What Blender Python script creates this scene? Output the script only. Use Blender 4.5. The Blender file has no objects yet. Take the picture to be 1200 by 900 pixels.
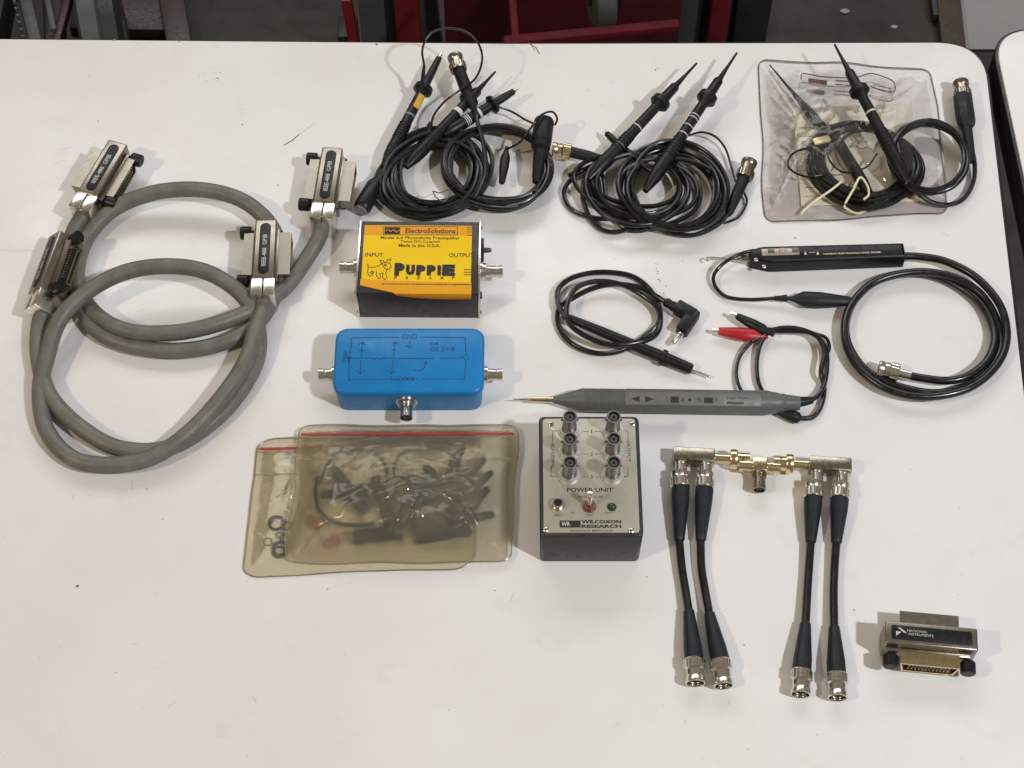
import bpy, bmesh, math, random
from mathutils import Vector, Matrix, noise
R = math.radians
SC = bpy.context.scene
COL = SC.collection

# ------------------------------------------------------------------ camera, lamps, exposure
FPX, TILT, DIST = 2100.0, R(31.5), 1.355
CAM = Vector((0, -DIST * math.sin(TILT), DIST * math.cos(TILT)))
cd = bpy.data.cameras.new('camera'); cam = bpy.data.objects.new('camera', cd); COL.objects.link(cam)
cam.location = CAM; cam.rotation_euler = (TILT, 0, 0)
cd.sensor_width = 36; cd.lens = 36 * FPX / 1200; cd.clip_start = .01; cd.clip_end = 60
SC.camera = cam
W = bpy.data.worlds.new('World'); SC.world = W; W.use_nodes = True
bg = W.node_tree.nodes['Background']; bg.inputs[0].default_value = (1.0, .86, .66, 1); bg.inputs[1].default_value = .18

def lamp(name, loc, power, color, size, target=(0, 0, 0)):
    d = bpy.data.lights.new(name, 'AREA'); d.shape = 'RECTANGLE'; d.size = size[0]; d.size_y = size[1]
    d.energy = power; d.color = color
    o = bpy.data.objects.new(name, d); COL.objects.link(o); o.location = loc
    o.rotation_euler = (Vector(target) - Vector(loc)).to_track_quat('-Z', 'Y').to_euler()
    return o
lamp('ceiling_lamp', (2.0, -1.4, 2.95), 88, (.88, .93, 1), (.17, .17))
lamp('ceiling_lamp', (-2.3, -1.3, 2.9), 38, (1, .83, .62), (.2, .18))
lamp('ceiling_panel', (-.1, 2.2, 1.95), 36, (.95, .98, 1), (3.4, .9), (0, .2, 0))
SC.view_settings.view_transform = 'Standard'; SC.view_settings.look = 'None'
SC.view_settings.exposure = .06; SC.view_settings.gamma = 1
SC.cycles.use_denoising = True
SC.cycles.max_bounces = 10; SC.cycles.transparent_max_bounces = 24

# ------------------------------------------------------------------ helpers (local units are millimetres)
RX = Vector((1, 0, 0)); UP = Vector((0, math.cos(TILT), math.sin(TILT))); FW = Vector((0, math.sin(TILT), -math.cos(TILT)))
def at(px, py, z=0.0):
    """point of the place at height z mm that the photograph shows at px, py"""
    d = FW + RX * ((px - 600) / FPX) - UP * ((py - 450) / FPX)
    t = (z * .001 - CAM.z) / d.z
    return CAM + d * t
def A(*p): return at(*p)
def frame(o, x, up=(0, 0, 1)):
    X = Vector(x).normalized(); Y = Vector(up).cross(X).normalized(); Z = X.cross(Y)
    m = Matrix(((X.x, Y.x, Z.x), (X.y, Y.y, Z.y), (X.z, Y.z, Z.z))) * .001
    m = m.to_4x4(); m.translation = o
    return m
def along(p0, p1, z0, z1=None):
    a = at(*p0, z0); b = at(*p1, z0 if z1 is None else z1)
    return frame(a, b - a), (b - a).length * 1000
def T(x=0, y=0, z=0): return Matrix.Translation((x, y, z))
def RZ(a): return Matrix.Rotation(R(a), 4, 'Z')
def RY(a): return Matrix.Rotation(R(a), 4, 'Y')
def RXm(a): return Matrix.Rotation(R(a), 4, 'X')
def lc(M, px, py, z):
    """local mm coordinates, in the frame M, of the point at height z (mm, world) seen at px, py"""
    return M.inverted() @ at(px, py, z)

WL = {}
class MB:
    def __init__(s): s.v = []; s.f = []
    def add(s, vs, fs, M=None):
        b = len(s.v)
        s.v += [tuple(M @ Vector(p)) for p in vs] if M is not None else [tuple(p) for p in vs]
        s.f += [tuple(i + b for i in f) for f in fs]
        return s
    def box(s, M, x0, x1, y0, y1, z0, z1, bev=0, seg=2, vert_only=False):
        bm = bmesh.new(); bmesh.ops.create_cube(bm, size=1)
        for v in bm.verts:
            v.co = ((x0 + x1) / 2 + v.co.x * (x1 - x0), (y0 + y1) / 2 + v.co.y * (y1 - y0), (z0 + z1) / 2 + v.co.z * (z1 - z0))
        if bev:
            es = [e for e in bm.edges if not vert_only or abs(e.verts[0].co.z - e.verts[1].co.z) > 1e-6]
            bmesh.ops.bevel(bm, geom=es, offset=bev, segments=seg, affect='EDGES', profile=.5)
        s.bm(bm, M); return s
    def bm(s, bm, M):
        bm.verts.index_update()
        s.add([v.co.copy() for v in bm.verts], [[v.index for v in f.verts] for f in bm.faces], M); bm.free()
    def lathe(s, M, prof, n=20, sy=1, sz=1):
        """prof = [(x, r)], turned round local X"""
        vs = []; fs = []; rings = []
        for x, r in prof:
            if r < 1e-6: rings.append([len(vs)]); vs.append((x, 0, 0))
            else:
                rings.append(list(range(len(vs), len(vs) + n)))
                vs += [(x, r * sy * math.cos(2 * math.pi * k / n), r * sz * math.sin(2 * math.pi * k / n)) for k in range(n)]
        for a, b in zip(rings, rings[1:]):
            for k in range(n):
                k2 = (k + 1) % n
                if len(a) == 1 and len(b) == 1: continue
                if len(a) == 1: fs.append((a[0], b[k2], b[k]))
                elif len(b) == 1: fs.append((a[k], a[k2], b[0]))
                else: fs.append((a[k], a[k2], b[k2], b[k]))
        if len(rings[0]) > 1: fs.append(tuple(rings[0][::-1]))
        if len(rings[-1]) > 1: fs.append(tuple(rings[-1]))
        return s.add(vs, fs, M)
    def prism(s, M, out, z0, z1, bev=0, seg=2):
        n = len(out); bm = bmesh.new()
        b = [bm.verts.new((x, y, z0)) for x, y in out]; t = [bm.verts.new((x, y, z1)) for x, y in out]
        bm.faces.new(b[::-1]); tf = bm.faces.new(t)
        for k in range(n): bm.faces.new((b[k], b[(k + 1) % n], t[(k + 1) % n], t[k]))
        bmesh.ops.recalc_face_normals(bm, faces=bm.faces[:])
        if bev: bmesh.ops.bevel(bm, geom=list(tf.edges), offset=bev, segments=seg, affect='EDGES', profile=.5)
        s.bm(bm, M); return s
    def tube(s, pts, r, n=10):
        pts = [Vector(p) for p in pts]; m = len(pts)
        rr = r if isinstance(r, (list, tuple)) else [r] * m
        tan = [(pts[min(i + 1, m - 1)] - pts[max(i - 1, 0)]).normalized() for i in range(m)]
        nrm = Vector((0, 0, 1)) if abs(tan[0].z) < .9 else Vector((1, 0, 0))
        vs = []; fs = []
        for i in range(m):
            nrm = (nrm - tan[i] * nrm.dot(tan[i])).normalized(); bn = tan[i].cross(nrm)
            for k in range(n):
                a = 2 * math.pi * k / n
                vs.append(pts[i] + (nrm * math.cos(a) + bn * math.sin(a)) * rr[i] * .001)
        for i in range(m - 1):
            for k in range(n):
                k2 = (k + 1) % n
                fs.append((i * n + k, i * n + k2, (i + 1) * n + k2, (i + 1) * n + k))
        fs.append(tuple(range(n))[::-1]); fs.append(tuple(range((m - 1) * n, m * n)))
        return s.add(vs, fs)
    def build(s, name, mat, parent=None, smooth=True, ang=40):
        xs, ys, zs = zip(*s.v)
        c = Vector(((min(xs) + max(xs)) / 2, (min(ys) + max(ys)) / 2, (min(zs) + max(zs)) / 2))
        if parent is None: c.z = min(zs)
        me = bpy.data.meshes.new(name)
        me.from_pydata([(x - c.x, y - c.y, z - c.z) for x, y, z in s.v], [], s.f); me.update()
        bm = bmesh.new(); bm.from_mesh(me); bmesh.ops.recalc_face_normals(bm, faces=bm.faces[:]); bm.to_mesh(me); bm.free()
        if smooth:
            me.polygons.foreach_set('use_smooth', [True] * len(me.polygons)); me.set_sharp_from_angle(angle=R(ang))
        me.materials.append(mat)
        o = bpy.data.objects.new(name, me); COL.objects.link(o)
        o.location = c - (WL[parent.name] if parent else Vector()); o.parent = parent
        WL[o.name] = c
        return o

def tag(o, label, cat, group=None):
    o['label'] = label; o['category'] = cat
    if group: o['group'] = group
    return o
def thing(name, loc, label, cat, group=None):
    o = bpy.data.objects.new(name, None); COL.objects.link(o); o.location = loc; o.empty_display_size = .01
    WL[o.name] = Vector(loc); return tag(o, label, cat, group)

def crom(c, k=7):
    """smooth curve through control points"""
    c = [Vector(p) for p in c]; P = [c[0] * 2 - c[1]] + c + [c[-1] * 2 - c[-2]]; out = []
    for i in range(1, len(P) - 2):
        a, b, d, e = P[i - 1:i + 3]
        for j in range(k):
            t = j / k
            out.append(.5 * ((2 * b) + (d - a) * t + (2 * a - 5 * b + 4 * d - e) * t * t + (3 * b - a - 3 * d + e) * t ** 3))
    out.append(c[-1]); return out
def path(ctrl, k=7): return crom([at(*p) for p in ctrl], k)
def coil(c, rx, ry, turns, a0, seed, z0, z1, jit=.06, rot=0, d=1, n=11):
    """control points (px, py, z) of a hank of wire, angles in degrees, clockwise in the picture"""
    q = random.Random(seed); f = [q.uniform(0, 6.28) for _ in range(8)]; out = []
    for i in range(int(turns * n) + 1):
        t = d * 2 * math.pi * i / n; a = R(a0) + t
        k = 1 + jit * math.sin(t * .29 + f[0]) + jit * .6 * math.sin(t * .83 + f[1])
        ky = 1 + jit * math.sin(t * .23 + f[2]) + jit * .5 * math.sin(t * .71 + f[3])
        x = rx * k * math.cos(a) + rx * jit * .6 * math.sin(t * .19 + f[4]); y = ry * ky * math.sin(a) + ry * jit * .6 * math.sin(t * .21 + f[5])
        z = z0 + (z1 - z0) * (.5 + .32 * math.sin(t * .37 + f[6]) + .18 * math.sin(t * 1.1 + f[7]))
        co, si = math.cos(R(rot)), math.sin(R(rot))
        out.append((c[0] + x * co - y * si, c[1] + x * si + y * co, z))
    return out

# ------------------------------------------------------------------ materials
MATS = {}
def mat(name, col, rough=.5, metal=0, var=.12, vscale=60, bump=0, bscale=400, spec=.5, rvar=.1, coat=0, emit=0, dirt=None):
    if name in MATS: return MATS[name]
    m = bpy.data.materials.new(name); m.use_nodes = True; nt = m.node_tree; N = nt.nodes; L = nt.links
    b = N['Principled BSDF']; b.inputs['Metallic'].default_value = metal; b.inputs['Specular IOR Level'].default_value = spec
    b.inputs['Coat Weight'].default_value = coat
    tc = N.new('ShaderNodeTexCoord')
    nz = N.new('ShaderNodeTexNoise'); nz.inputs['Scale'].default_value = vscale; nz.inputs['Detail'].default_value = 6; nz.inputs['Roughness'].default_value = .65
    L.new(tc.outputs['Object'], nz.inputs['Vector'])
    cr = N.new('ShaderNodeValToRGB'); cr.color_ramp.elements[0].position = .3; cr.color_ramp.elements[1].position = .72
    lo = [c * (1 - var) for c in col]; hi = [min(1, c * (1 + var)) for c in col]
    if dirt: lo = dirt
    cr.color_ramp.elements[0].color = (*lo, 1); cr.color_ramp.elements[1].color = (*hi, 1)
    L.new(nz.outputs['Fac'], cr.inputs[0]); L.new(cr.outputs[0], b.inputs['Base Color'])
    mr = N.new('ShaderNodeMapRange'); mr.inputs[1].default_value = .3; mr.inputs[2].default_value = .7
    mr.inputs[3].default_value = max(.02, rough - rvar); mr.inputs[4].default_value = min(1, rough + rvar)
    n2 = N.new('ShaderNodeTexNoise'); n2.inputs['Scale'].default_value = vscale * 3.3; n2.inputs['Detail'].default_value = 4
    L.new(tc.outputs['Object'], n2.inputs['Vector']); L.new(n2.outputs['Fac'], mr.inputs[0]); L.new(mr.outputs[0], b.inputs['Roughness'])
    if bump:
        n3 = N.new('ShaderNodeTexNoise'); n3.inputs['Scale'].default_value = bscale; n3.inputs['Detail'].default_value = 3
        bp = N.new('ShaderNodeBump'); bp.inputs['Strength'].default_value = bump; bp.inputs['Distance'].default_value = .0006
        L.new(tc.outputs['Object'], n3.inputs['Vector']); L.new(n3.outputs['Fac'], bp.inputs['Height']); L.new(bp.outputs[0], b.inputs['Normal'])
    if emit:
        b.inputs['Emission Color'].default_value = (*col, 1); b.inputs['Emission Strength'].default_value = emit
    MATS[name] = m; return m

def film(name, tint, cloud, ccol, rough=.16, bump=.5, bscale=55, blur=0):
    m = bpy.data.materials.new(name); m.use_nodes = True; nt = m.node_tree; N = nt.nodes; L = nt.links
    out = N['Material Output']; b = N['Principled BSDF']
    b.inputs['Base Color'].default_value = (*ccol, 1); b.inputs['Roughness'].default_value = .6; b.inputs['Specular IOR Level'].default_value = 0
    tr = N.new('ShaderNodeBsdfTransparent'); tr.inputs[0].default_value = (*tint, 1)
    gl = N.new('ShaderNodeBsdfGlossy'); gl.inputs['Roughness'].default_value = rough; gl.inputs['Color'].default_value = (.95, .95, .95, 1)
    tc = N.new('ShaderNodeTexCoord'); n3 = N.new('ShaderNodeTexNoise'); n3.inputs['Scale'].default_value = bscale; n3.inputs['Detail'].default_value = 4
    n3.inputs['Distortion'].default_value = .6
    bp = N.new('ShaderNodeBump'); bp.inputs['Strength'].default_value = bump; bp.inputs['Distance'].default_value = .002
    L.new(tc.outputs['Object'], n3.inputs['Vector']); L.new(n3.outputs['Fac'], bp.inputs['Height'])
    L.new(bp.outputs[0], gl.inputs['Normal'])
    fr = N.new('ShaderNodeFresnel'); fr.inputs['IOR'].default_value = 1.34; L.new(bp.outputs[0], fr.inputs['Normal'])
    m1 = N.new('ShaderNodeMixShader')
    cl = N.new('ShaderNodeMapRange'); cl.inputs[1].default_value = .3; cl.inputs[2].default_value = .7
    cl.inputs[3].default_value = cloud * .75; cl.inputs[4].default_value = cloud * 1.25
    L.new(n3.outputs['Fac'], cl.inputs[0]); L.new(cl.outputs[0], m1.inputs[0])
    base = tr.outputs[0]
    if blur:                                                          # milky film scatters part of what it lets through
        rf = N.new('ShaderNodeBsdfRefraction'); rf.inputs['Color'].default_value = (*tint, 1); rf.inputs['Roughness'].default_value = .42; rf.inputs['IOR'].default_value = 1.12
        m0 = N.new('ShaderNodeMixShader'); m0.inputs[0].default_value = blur; L.new(tr.outputs[0], m0.inputs[1]); L.new(rf.outputs[0], m0.inputs[2]); base = m0.outputs[0]
    L.new(base, m1.inputs[1]); L.new(b.outputs[0], m1.inputs[2])
    m2 = N.new('ShaderNodeMixShader'); L.new(fr.outputs[0], m2.inputs[0]); L.new(m1.outputs[0], m2.inputs[1]); L.new(gl.outputs[0], m2.inputs[2])
    L.new(m2.outputs[0], out.inputs['Surface'])
    return m

BLACK = mat('black_plastic', (.008, .008, .009), .42, var=.25, bump=.15, spec=.35)
RUBBER = mat('black_rubber', (.008, .009, .010), .5, var=.3, bump=.2, spec=.35)
WIRE = mat('black_wire_jacket', (.008, .008, .009), .3, var=.3, spec=.55)
WIREG = mat('dark_green_black_wire', (.009, .012, .012), .3, var=.3, spec=.55)
BLUEBLK = mat('blue_black_boot', (.011, .015, .019), .5, var=.2, bump=.2, spec=.35)
NICKEL = mat('nickel_plate', (.74, .70, .63), .24, 1, var=.06, vscale=200, rvar=.05)
TARN = mat('tarnished_nickel', (.36, .315, .25), .28, 1, var=.14, vscale=140, rvar=.06)
GOLD = mat('brass_tinted_nickel', (.80, .65, .40), .22, 1, var=.08, vscale=150, rvar=.05)
DARKM = mat('dark_inner_metal', (.08, .08, .075), .5, .6)
CAST = mat('cast_zinc_shell', (.31, .27, .22), .33, .95, var=.08, vscale=60, bump=.05, rvar=.04)
GREYJ = mat('grey_cable_jacket', (.155, .148, .127), .5, var=.1, vscale=70, dirt=(.105, .098, .08), bump=.25, bscale=900)
WHITE = mat('white_paint', (.75, .74, .7), .5)
INK = mat('black_ink', (.015, .012, .01), .6)
SILVERINK = mat('pale_print', (.5, .5, .46), .5)

# ------------------------------------------------------------------ lettering
def glyphs(s, bold=0.0, res=2):
    c = bpy.data.curves.new('t', 'FONT'); c.body = s; c.offset = bold; c.resolution_u = res; c.fill_mode = 'BOTH'
    o = bpy.data.objects.new('t', c); COL.objects.link(o)
    bpy.context.view_layer.update()
    me = bpy.data.meshes.new_from_object(o.evaluated_get(bpy.context.evaluated_depsgraph_get()))
    vs = [v.co.copy() for v in me.vertices]; fs = [list(p.vertices) for p in me.polygons]
    bpy.data.objects.remove(o); bpy.data.meshes.remove(me); bpy.data.curves.remove(c)
    return vs, fs
def put_text(mb, M, s, x0, y0, x1, y1, z, bold=0.0):
    """flat letters filling the local box x0..x1, y0..y1 at height z"""
    vs, fs = glyphs(s, bold)
    ax = min(v.x for v in vs); bx = max(v.x for v in vs); ay = min(v.y for v in vs); by = max(v.y for v in vs)
    mb.add([(x0 + (v.x - ax) / (bx - ax) * (x1 - x0), y0 + (v.y - ay) / max(by - ay, 1e-6) * (y1 - y0), z) for v in vs], fs, M)
    return mb
def line(mb, M, pts, w, z, h=.06):
    """flat printed stroke"""
    for a, b in zip(pts, pts[1:]):
        a = Vector((*a, 0)); b = Vector((*b, 0)); d = (b - a).normalized(); n = Vector((-d.y, d.x, 0)) * w / 2; d = d * w * .4
        q = [a - d + n, a - d - n, b + d - n, b + d + n]
        mb.add([(p.x, p.y, z) for p in q], [(0, 1, 2, 3)], M)
    return mb

def fine_print(mb, M, x0, x1, y, w, z, seed=1):
    """print too small to read in the photograph: a row of short strokes"""
    g_ = random.Random(seed); x = x0
    while x < x1:
        l_ = g_.uniform(1.2, 4.5); line(mb, M, [(x, y), (min(x + l_, x1), y)], w * g_.uniform(.8, 1.1), z); x += l_ + g_.uniform(.7, 1.3)
# ------------------------------------------------------------------ the setting
def rounded(pts, rad, k=8):
    """polygon with its corners rounded, rad per corner"""
    out = []; n = len(pts)
    for i in range(n):
        p, a, b = Vector(pts[i]), Vector(pts[i - 1]), Vector(pts[(i + 1) % n]); r = rad[i] if isinstance(rad, (list, tuple)) else rad
        if r == 0: out.append(tuple(p)); continue
        u = (a - p).normalized() * r; w = (b - p).normalized() * r
        for j in range(k + 1):
            t = j / k; out.append(tuple((p + u) * (1 - t) ** 2 + p * 2 * t * (1 - t) + (p + w) * t * t))
    return out
FLOORZ = -740
# dark concrete floor under and behind the tables
m = mat('concrete_floor', (.028, .023, .018), .6, var=.3, vscale=9, bump=.4, bscale=60, dirt=(.008, .0065, .005))
fl = MB().add([(-6, -3, FLOORZ * .001), (6, -3, FLOORZ * .001), (6, 6, FLOORZ * .001), (-6, 6, FLOORZ * .001)], [(0, 1, 2, 3)]).build('floor', m)
fl['kind'] = 'structure'
p = [at(1124, 60, FLOORZ), at(1116, -40, FLOORZ), at(1122, -400, FLOORZ)]
m = mat('pale_floor_paint', (.25, .24, .235), .5, var=.12, vscale=6)
v = [(q.x, q.y, FLOORZ * .001 + .004) for q in p]; v += [(5, v[2][1], v[0][2]), (5, v[0][1], v[0][2])]
MB().add(v, [tuple(range(5))]).build('floor_coating', m)['kind'] = 'structure'

def table_material():
    m = bpy.data.materials.new('white_laminate'); m.use_nodes = True; nt = m.node_tree; N = nt.nodes; L = nt.links
    b = N['Principled BSDF']; b.inputs['Specular IOR Level'].default_value = .45
    tc = N.new('ShaderNodeTexCoord')
    def nz(scale, det, rough=.6):
        n = N.new('ShaderNodeTexNoise'); n.inputs['Scale'].default_value = scale; n.inputs['Detail'].default_value = det; n.inputs['Roughness'].default_value = rough
        L.new(tc.outputs['Object'], n.inputs['Vector']); return n
    def ramp(src, p0, c0, p1, c1):
        r = N.new('ShaderNodeValToRGB'); r.color_ramp.elements[0].position = p0; r.color_ramp.elements[0].color = (*c0, 1)
        r.color_ramp.elements[1].position = p1; r.color_ramp.elements[1].color = (*c1, 1); L.new(src, r.inputs[0]); return r
    base = ramp(nz(7, 5).outputs['Fac'], .3, (.70, .672, .652), .7, (.745, .725, .708))
    smudge = ramp(nz(30, 9, .78).outputs['Fac'], .56, (1, 1, 1), .78, (.91, .895, .87))
    speck = ramp(nz(420, 2).outputs['Fac'], .755, (1, 1, 1), .79, (.45, .42, .38))
    mx = N.new('ShaderNodeMix'); mx.data_type = 'RGBA'; mx.blend_type = 'MULTIPLY'; mx.inputs[0].default_value = 1
    L.new(base.outputs[0], mx.inputs[6]); L.new(smudge.outputs[0], mx.inputs[7])
    m2 = N.new('ShaderNodeMix'); m2.data_type = 'RGBA'; m2.blend_type = 'MULTIPLY'; m2.inputs[0].default_value = .6
    L.new(mx.outputs[2], m2.inputs[6]); L.new(speck.outputs[0], m2.inputs[7]); L.new(m2.outputs[2], b.inputs['Base Color'])
    rr = N.new('ShaderNodeMapRange'); rr.inputs[1].default_value = .3; rr.inputs[2].default_value = .7; rr.inputs[3].default_value = .22; rr.inputs[4].default_value = .4
    L.new(nz(25, 6).outputs['Fac'], rr.inputs[0]); L.new(rr.outputs[0], b.inputs['Roughness'])
    bp = N.new('ShaderNodeBump'); bp.inputs['Strength'].default_value = .12; bp.inputs['Distance'].default_value = .0005
    L.new(nz(700, 2).outputs['Fac'], bp.inputs['Height']); L.new(bp.outputs[0], b.inputs['Normal'])
    return m
LAM = table_material()
EDGE = mat('black_edge_moulding', (.012, .012, .013), .4)
I1 = Matrix.Scale(.001, 4)
def xy(px, py): q = at(px, py, 0); return (q.x * 1000, q.y * 1000)
def inset(pts, d):
    c = Vector((sum(p[0] for p in pts) / len(pts), sum(p[1] for p in pts) / len(pts))); out = []; n = len(pts)
    for i in range(n):
        a, p, b = Vector(pts[i - 1]), Vector(pts[i]), Vector(pts[(i + 1) % n])
        t = (b - a).normalized(); nn = Vector((-t.y, t.x)); nn = nn if nn.dot(c - p) > 0 else -nn
        out.append(tuple(p + nn * d))
    return out
def table(label, corners, rads):
    pts = rounded([xy(*c) for c in corners], rads, 14)
    t = thing('work_table', Vector((sum(p[0] for p in pts) / len(pts) * .001, sum(p[1] for p in pts) / len(pts) * .001, -.03)), label, 'table')
    MB().prism(I1, pts, -26, 0, .8).build('tabletop', LAM, t, ang=50)
    MB().prism(I1, inset(pts, -3.0), -31, -1.4, 1.6, 3).build('edge_moulding', EDGE, t, ang=50)
    return t
tab = table('white laminate work table under all the test gear', [(-160, 44), (600, 51), (1152, 49.5), (1262, 990), (-260, 990)], [0, 0, 42, 0, 0])
table('white laminate table corner beyond the dark gap at right', [(1163, 34), (1420, 38), (1560, 500), (1276, 560)], [38, 0, 0, 0])
# pencil strokes, specks and chips on the laminate
mk = MB(); q = random.Random(4)
def blot(px, py, r, sx=1):
    c = at(px, py, 0); n = 7
    mk.add([(c.x + r * .001 * sx * q.uniform(.6, 1.2) * math.cos(k * 6.283 / n), c.y + r * .001 * q.uniform(.6, 1.2) * math.sin(k * 6.283 / n), .00012) for k in range(n)], [tuple(range(n))])
def stroke(ps, w):
    line(mk, I1, [xy(*p_) for p_ in ps], w, .12)
stroke([(333, 170), (343, 164), (350, 158)], .9); stroke([(350, 158), (368, 145)], .16)
stroke([(620, 50.5), (628, 56), (632, 63)], .9); stroke([(622, 52), (627, 60)], .5)
for px, py, r in ((91, 687, 1.4), (284, 146, .8), (115, 142, .6), (768, 82, .9), (771, 80, .6), (326, 217, .7), (134, 46.8, 1.5), (441, 52, 1.4), (210, 48, 1.2),
                  (384, 690, .6), (580, 692, .5), (932, 279, .8), (1001, 715, .7), (872, 756, .6), (758, 676, .5), (172, 573, .5), (255, 92, .7), (258, 85, .5), (800, 306, .5)):
    blot(px, py, r)
for k in range(15):                                                   # cluster of ink ticks beside the coiled test lead
    t = k / 15; blot(766 + 16 * t + q.uniform(-4, 4), 306 + 38 * t + q.uniform(-5, 5), q.uniform(.2, .7), q.choice([.6, 1, 1.8]))
for k in range(60):                                                   # faint hairline scratches
    x_, y_, a_, l_ = q.uniform(0, 1150), q.uniform(60, 890), q.uniform(0, 6.28), q.uniform(3, 16)
    stroke([(x_, y_), (x_ + l_ * math.cos(a_), y_ + l_ * math.sin(a_))], q.uniform(.05, .12))
for k in range(26): blot(245 + q.uniform(-12, 12), 86 + q.uniform(-9, 9), q.uniform(.1, .3), 1.6)
stroke([(0, 293), (18, 293.6), (40, 294)], .12)
for k in range(90): blot(q.uniform(0, 1150), q.uniform(60, 890), q.uniform(.15, .4))
o = mk.build('ink_and_scuff_marks', mat('scuff_marks', (.16, .145, .13), .7), tab, smooth=False); o['kind'] = 'stuff'

# ------------------------------------------------------------------ things on the floor behind the table
RED = mat('red_enamel', (.16, .008, .016), .35, var=.25, vscale=20)
DRED = mat('dark_red_enamel', (.055, .004, .009), .4, var=.3, vscale=15)
GREYP = mat('worn_grey_paint', (.062, .066, .068), .55, var=.2, vscale=30)
DGREY = mat('dark_grey_steel', (.014, .016, .019), .5, var=.25, vscale=30)
def post(t, name, m, px, w, d, base_y, h, z0=FLOORZ, lean=0, rot=0):
    b = at(px, base_y, z0)
    Mx = Matrix.Translation(b) @ RZ(rot) @ RY(lean) @ Matrix.Scale(.001, 4)
    return MB().box(Mx, -w / 2, w / 2, -d / 2, d / 2, 0, h, min(w, d) * .12).build(name, m, t)
def bar(t, name, m, p0, p1, z0, z1, w, h, bev=3):
    Mx, L = along(p0, p1, z0, z1)
    return MB().box(Mx, 0, L, -w / 2, w / 2, -h / 2, h / 2, bev).build(name, m, t)
def wheel(t, name, px, py, z, r, w, turn, m=GREYP):
    Mx = Matrix.Translation(at(px, py, z)) @ RZ(turn) @ Matrix.Scale(.001, 4)
    o = MB().lathe(Mx @ T(-w / 2), [(0, 0), (0, r * .5), (0, r * .9), (w * .12, r), (w * .88, r), (w, r * .9), (w, r * .5), (w, 0)], 28).build(name, m, t)
    MB().lathe(Mx @ T(-w / 2 - 3), [(0, 0), (0, r * .4), (w + 6, r * .4), (w + 6, 0)], 16).build('hub', DGREY, o)
    return o
cart = thing('steel_cart', at(690, 20, FLOORZ), 'dark red steel cart with grey castors behind the table centre', 'cart')
bar(cart, 'panel', DRED, (520, -18), (800, -18), -560, -560, 40, 300)
RRED = mat('dull_red_rail', (.085, .006, .012), .6, var=.3, vscale=30, spec=.15)
bar(cart, 'rail', RRED, (590, 50), (796, 30), -380, -380, 13, 12, 3)
bar(cart, 'rail', RRED, (598, -30), (606, 70), -380, -380, 9, 12, 3)
post(cart, 'post', RED, 483, 32, 30, 92, 420)
post(cart, 'post', RED, 832, 26, 26, 92, 420)
post(cart, 'post', GREYP, 508, 32, 26, 74, 420, lean=-3)
post(cart, 'post', GREYP, 582, 34, 26, 78, 420)
post(cart, 'post', GREYP, 800, 30, 20, 80, 420)
post(cart, 'post', DGREY, 812, 26, 20, 74, 420)
wheel(cart, 'castor_wheel', 704, -12, -380, 44, 26, 8)
post(cart, 'fork', DGREY, 722, 8, 20, 10, 120, z0=-400, lean=6)
leg = thing('grey_stand', at(868, 60, FLOORZ), 'dark grey upright stand between red post and brown floor', 'stand')
post(leg, 'upright', DGREY, 869, 46, 30, 86, 420); post(leg, 'edge_strip', BLACK, 846, 12, 20, 84, 420)
stn = thing('shop_stand', at(440, 60, FLOORZ), 'grey upright with short red bar left of the red cart', 'stand')
post(stn, 'upright', GREYP, 444, 34, 26, 88, 420); post(stn, 'side_plate', DGREY, 465, 16, 26, 86, 420)
post(stn, 'red_bar', RED, 422, 14, 14, 86, 150, lean=-3); post(stn, 'foot', DGREY, 412, 26, 40, 74, 75)
DOLLY = mat('near_black_maroon', (.022, .005, .010), .45, var=.3)
dol = thing('wheeled_dolly', at(130, 40, FLOORZ), 'dark red frame with grey wheel behind the table at left', 'dolly')
bar(dol, 'frame_plate', DOLLY, (92, -8), (205, -6), -700, -700, 150, 20)
bar(dol, 'brace', DOLLY, (62, -30), (66, 70), -620, -620, 26, 26)
bar(dol, 'brace', DOLLY, (88, -30), (64, 60), -600, -600, 12, 16)
bar(dol, 'brace', GREYP, (52, -20), (63, 36), -590, -590, 8, 8, 2)
wheel(dol, 'wheel', 128, 46, -660, 78, 46, 12, DGREY)
MB().lathe(Matrix.Translation(at(112, 46, -655)) @ RZ(12) @ Matrix.Scale(.001, 4) @ T(-14), [(0, 40), (0, 76), (4, 82), (26, 82), (30, 76), (30, 40)], 28).build('tyre', GREYP, dol)
bar(dol, 'skirt', mat('pinkish_brown_panel', (.04, .024, .022), .5), (198, -20), (212, 62), -690, -690, 34, 20)
tr = thing('studded_track', at(10, 40, FLOORZ), 'black studded wheel edge at the far left corner', 'wheel')
bar(tr, 'tread', BLACK, (-40, 20), (14, 20), -600, -600, 300, 60, 20)
bar(tr, 'rim', GREYP, (26, -20), (44, 56), -600, -600, 18, 30, 6)
for k in range(7):
    bar(tr, 'stud', GREYP, (14 + 1.9 * k, -6 + 8.2 * k), (17 + 1.9 * k, -4 + 8.2 * k), -562, -562, 4, 8, 1)
pebble = mat('pebble_grit', (.3, .28, .25), .8)
for px, py, r, w in ((990, 14, 5, 'pale crumb on the brown floor near the red cart'), (1048, 32, 3.5, 'smaller pale crumb on the brown floor near the pale edge')):
    b = at(px, py, FLOORZ)
    tag(MB().lathe(Matrix.Translation(b) @ Matrix.Scale(.001, 4) @ T(0, 0, r * .4), [(-r * 1.6, 0), (-r, r * .7), (0, r), (r, r * .6), (r * 1.5, 0)], 8, 1, .5).build('floor_crumb', pebble), w, 'crumb')
pst = thing('door_post', at(1110, 40, FLOORZ), 'brown wooden strip lying along the pale floor edge', 'strip')
BRN = mat('brown_wood', (.04, .027, .016), .6, var=.4, vscale=25)
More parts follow.
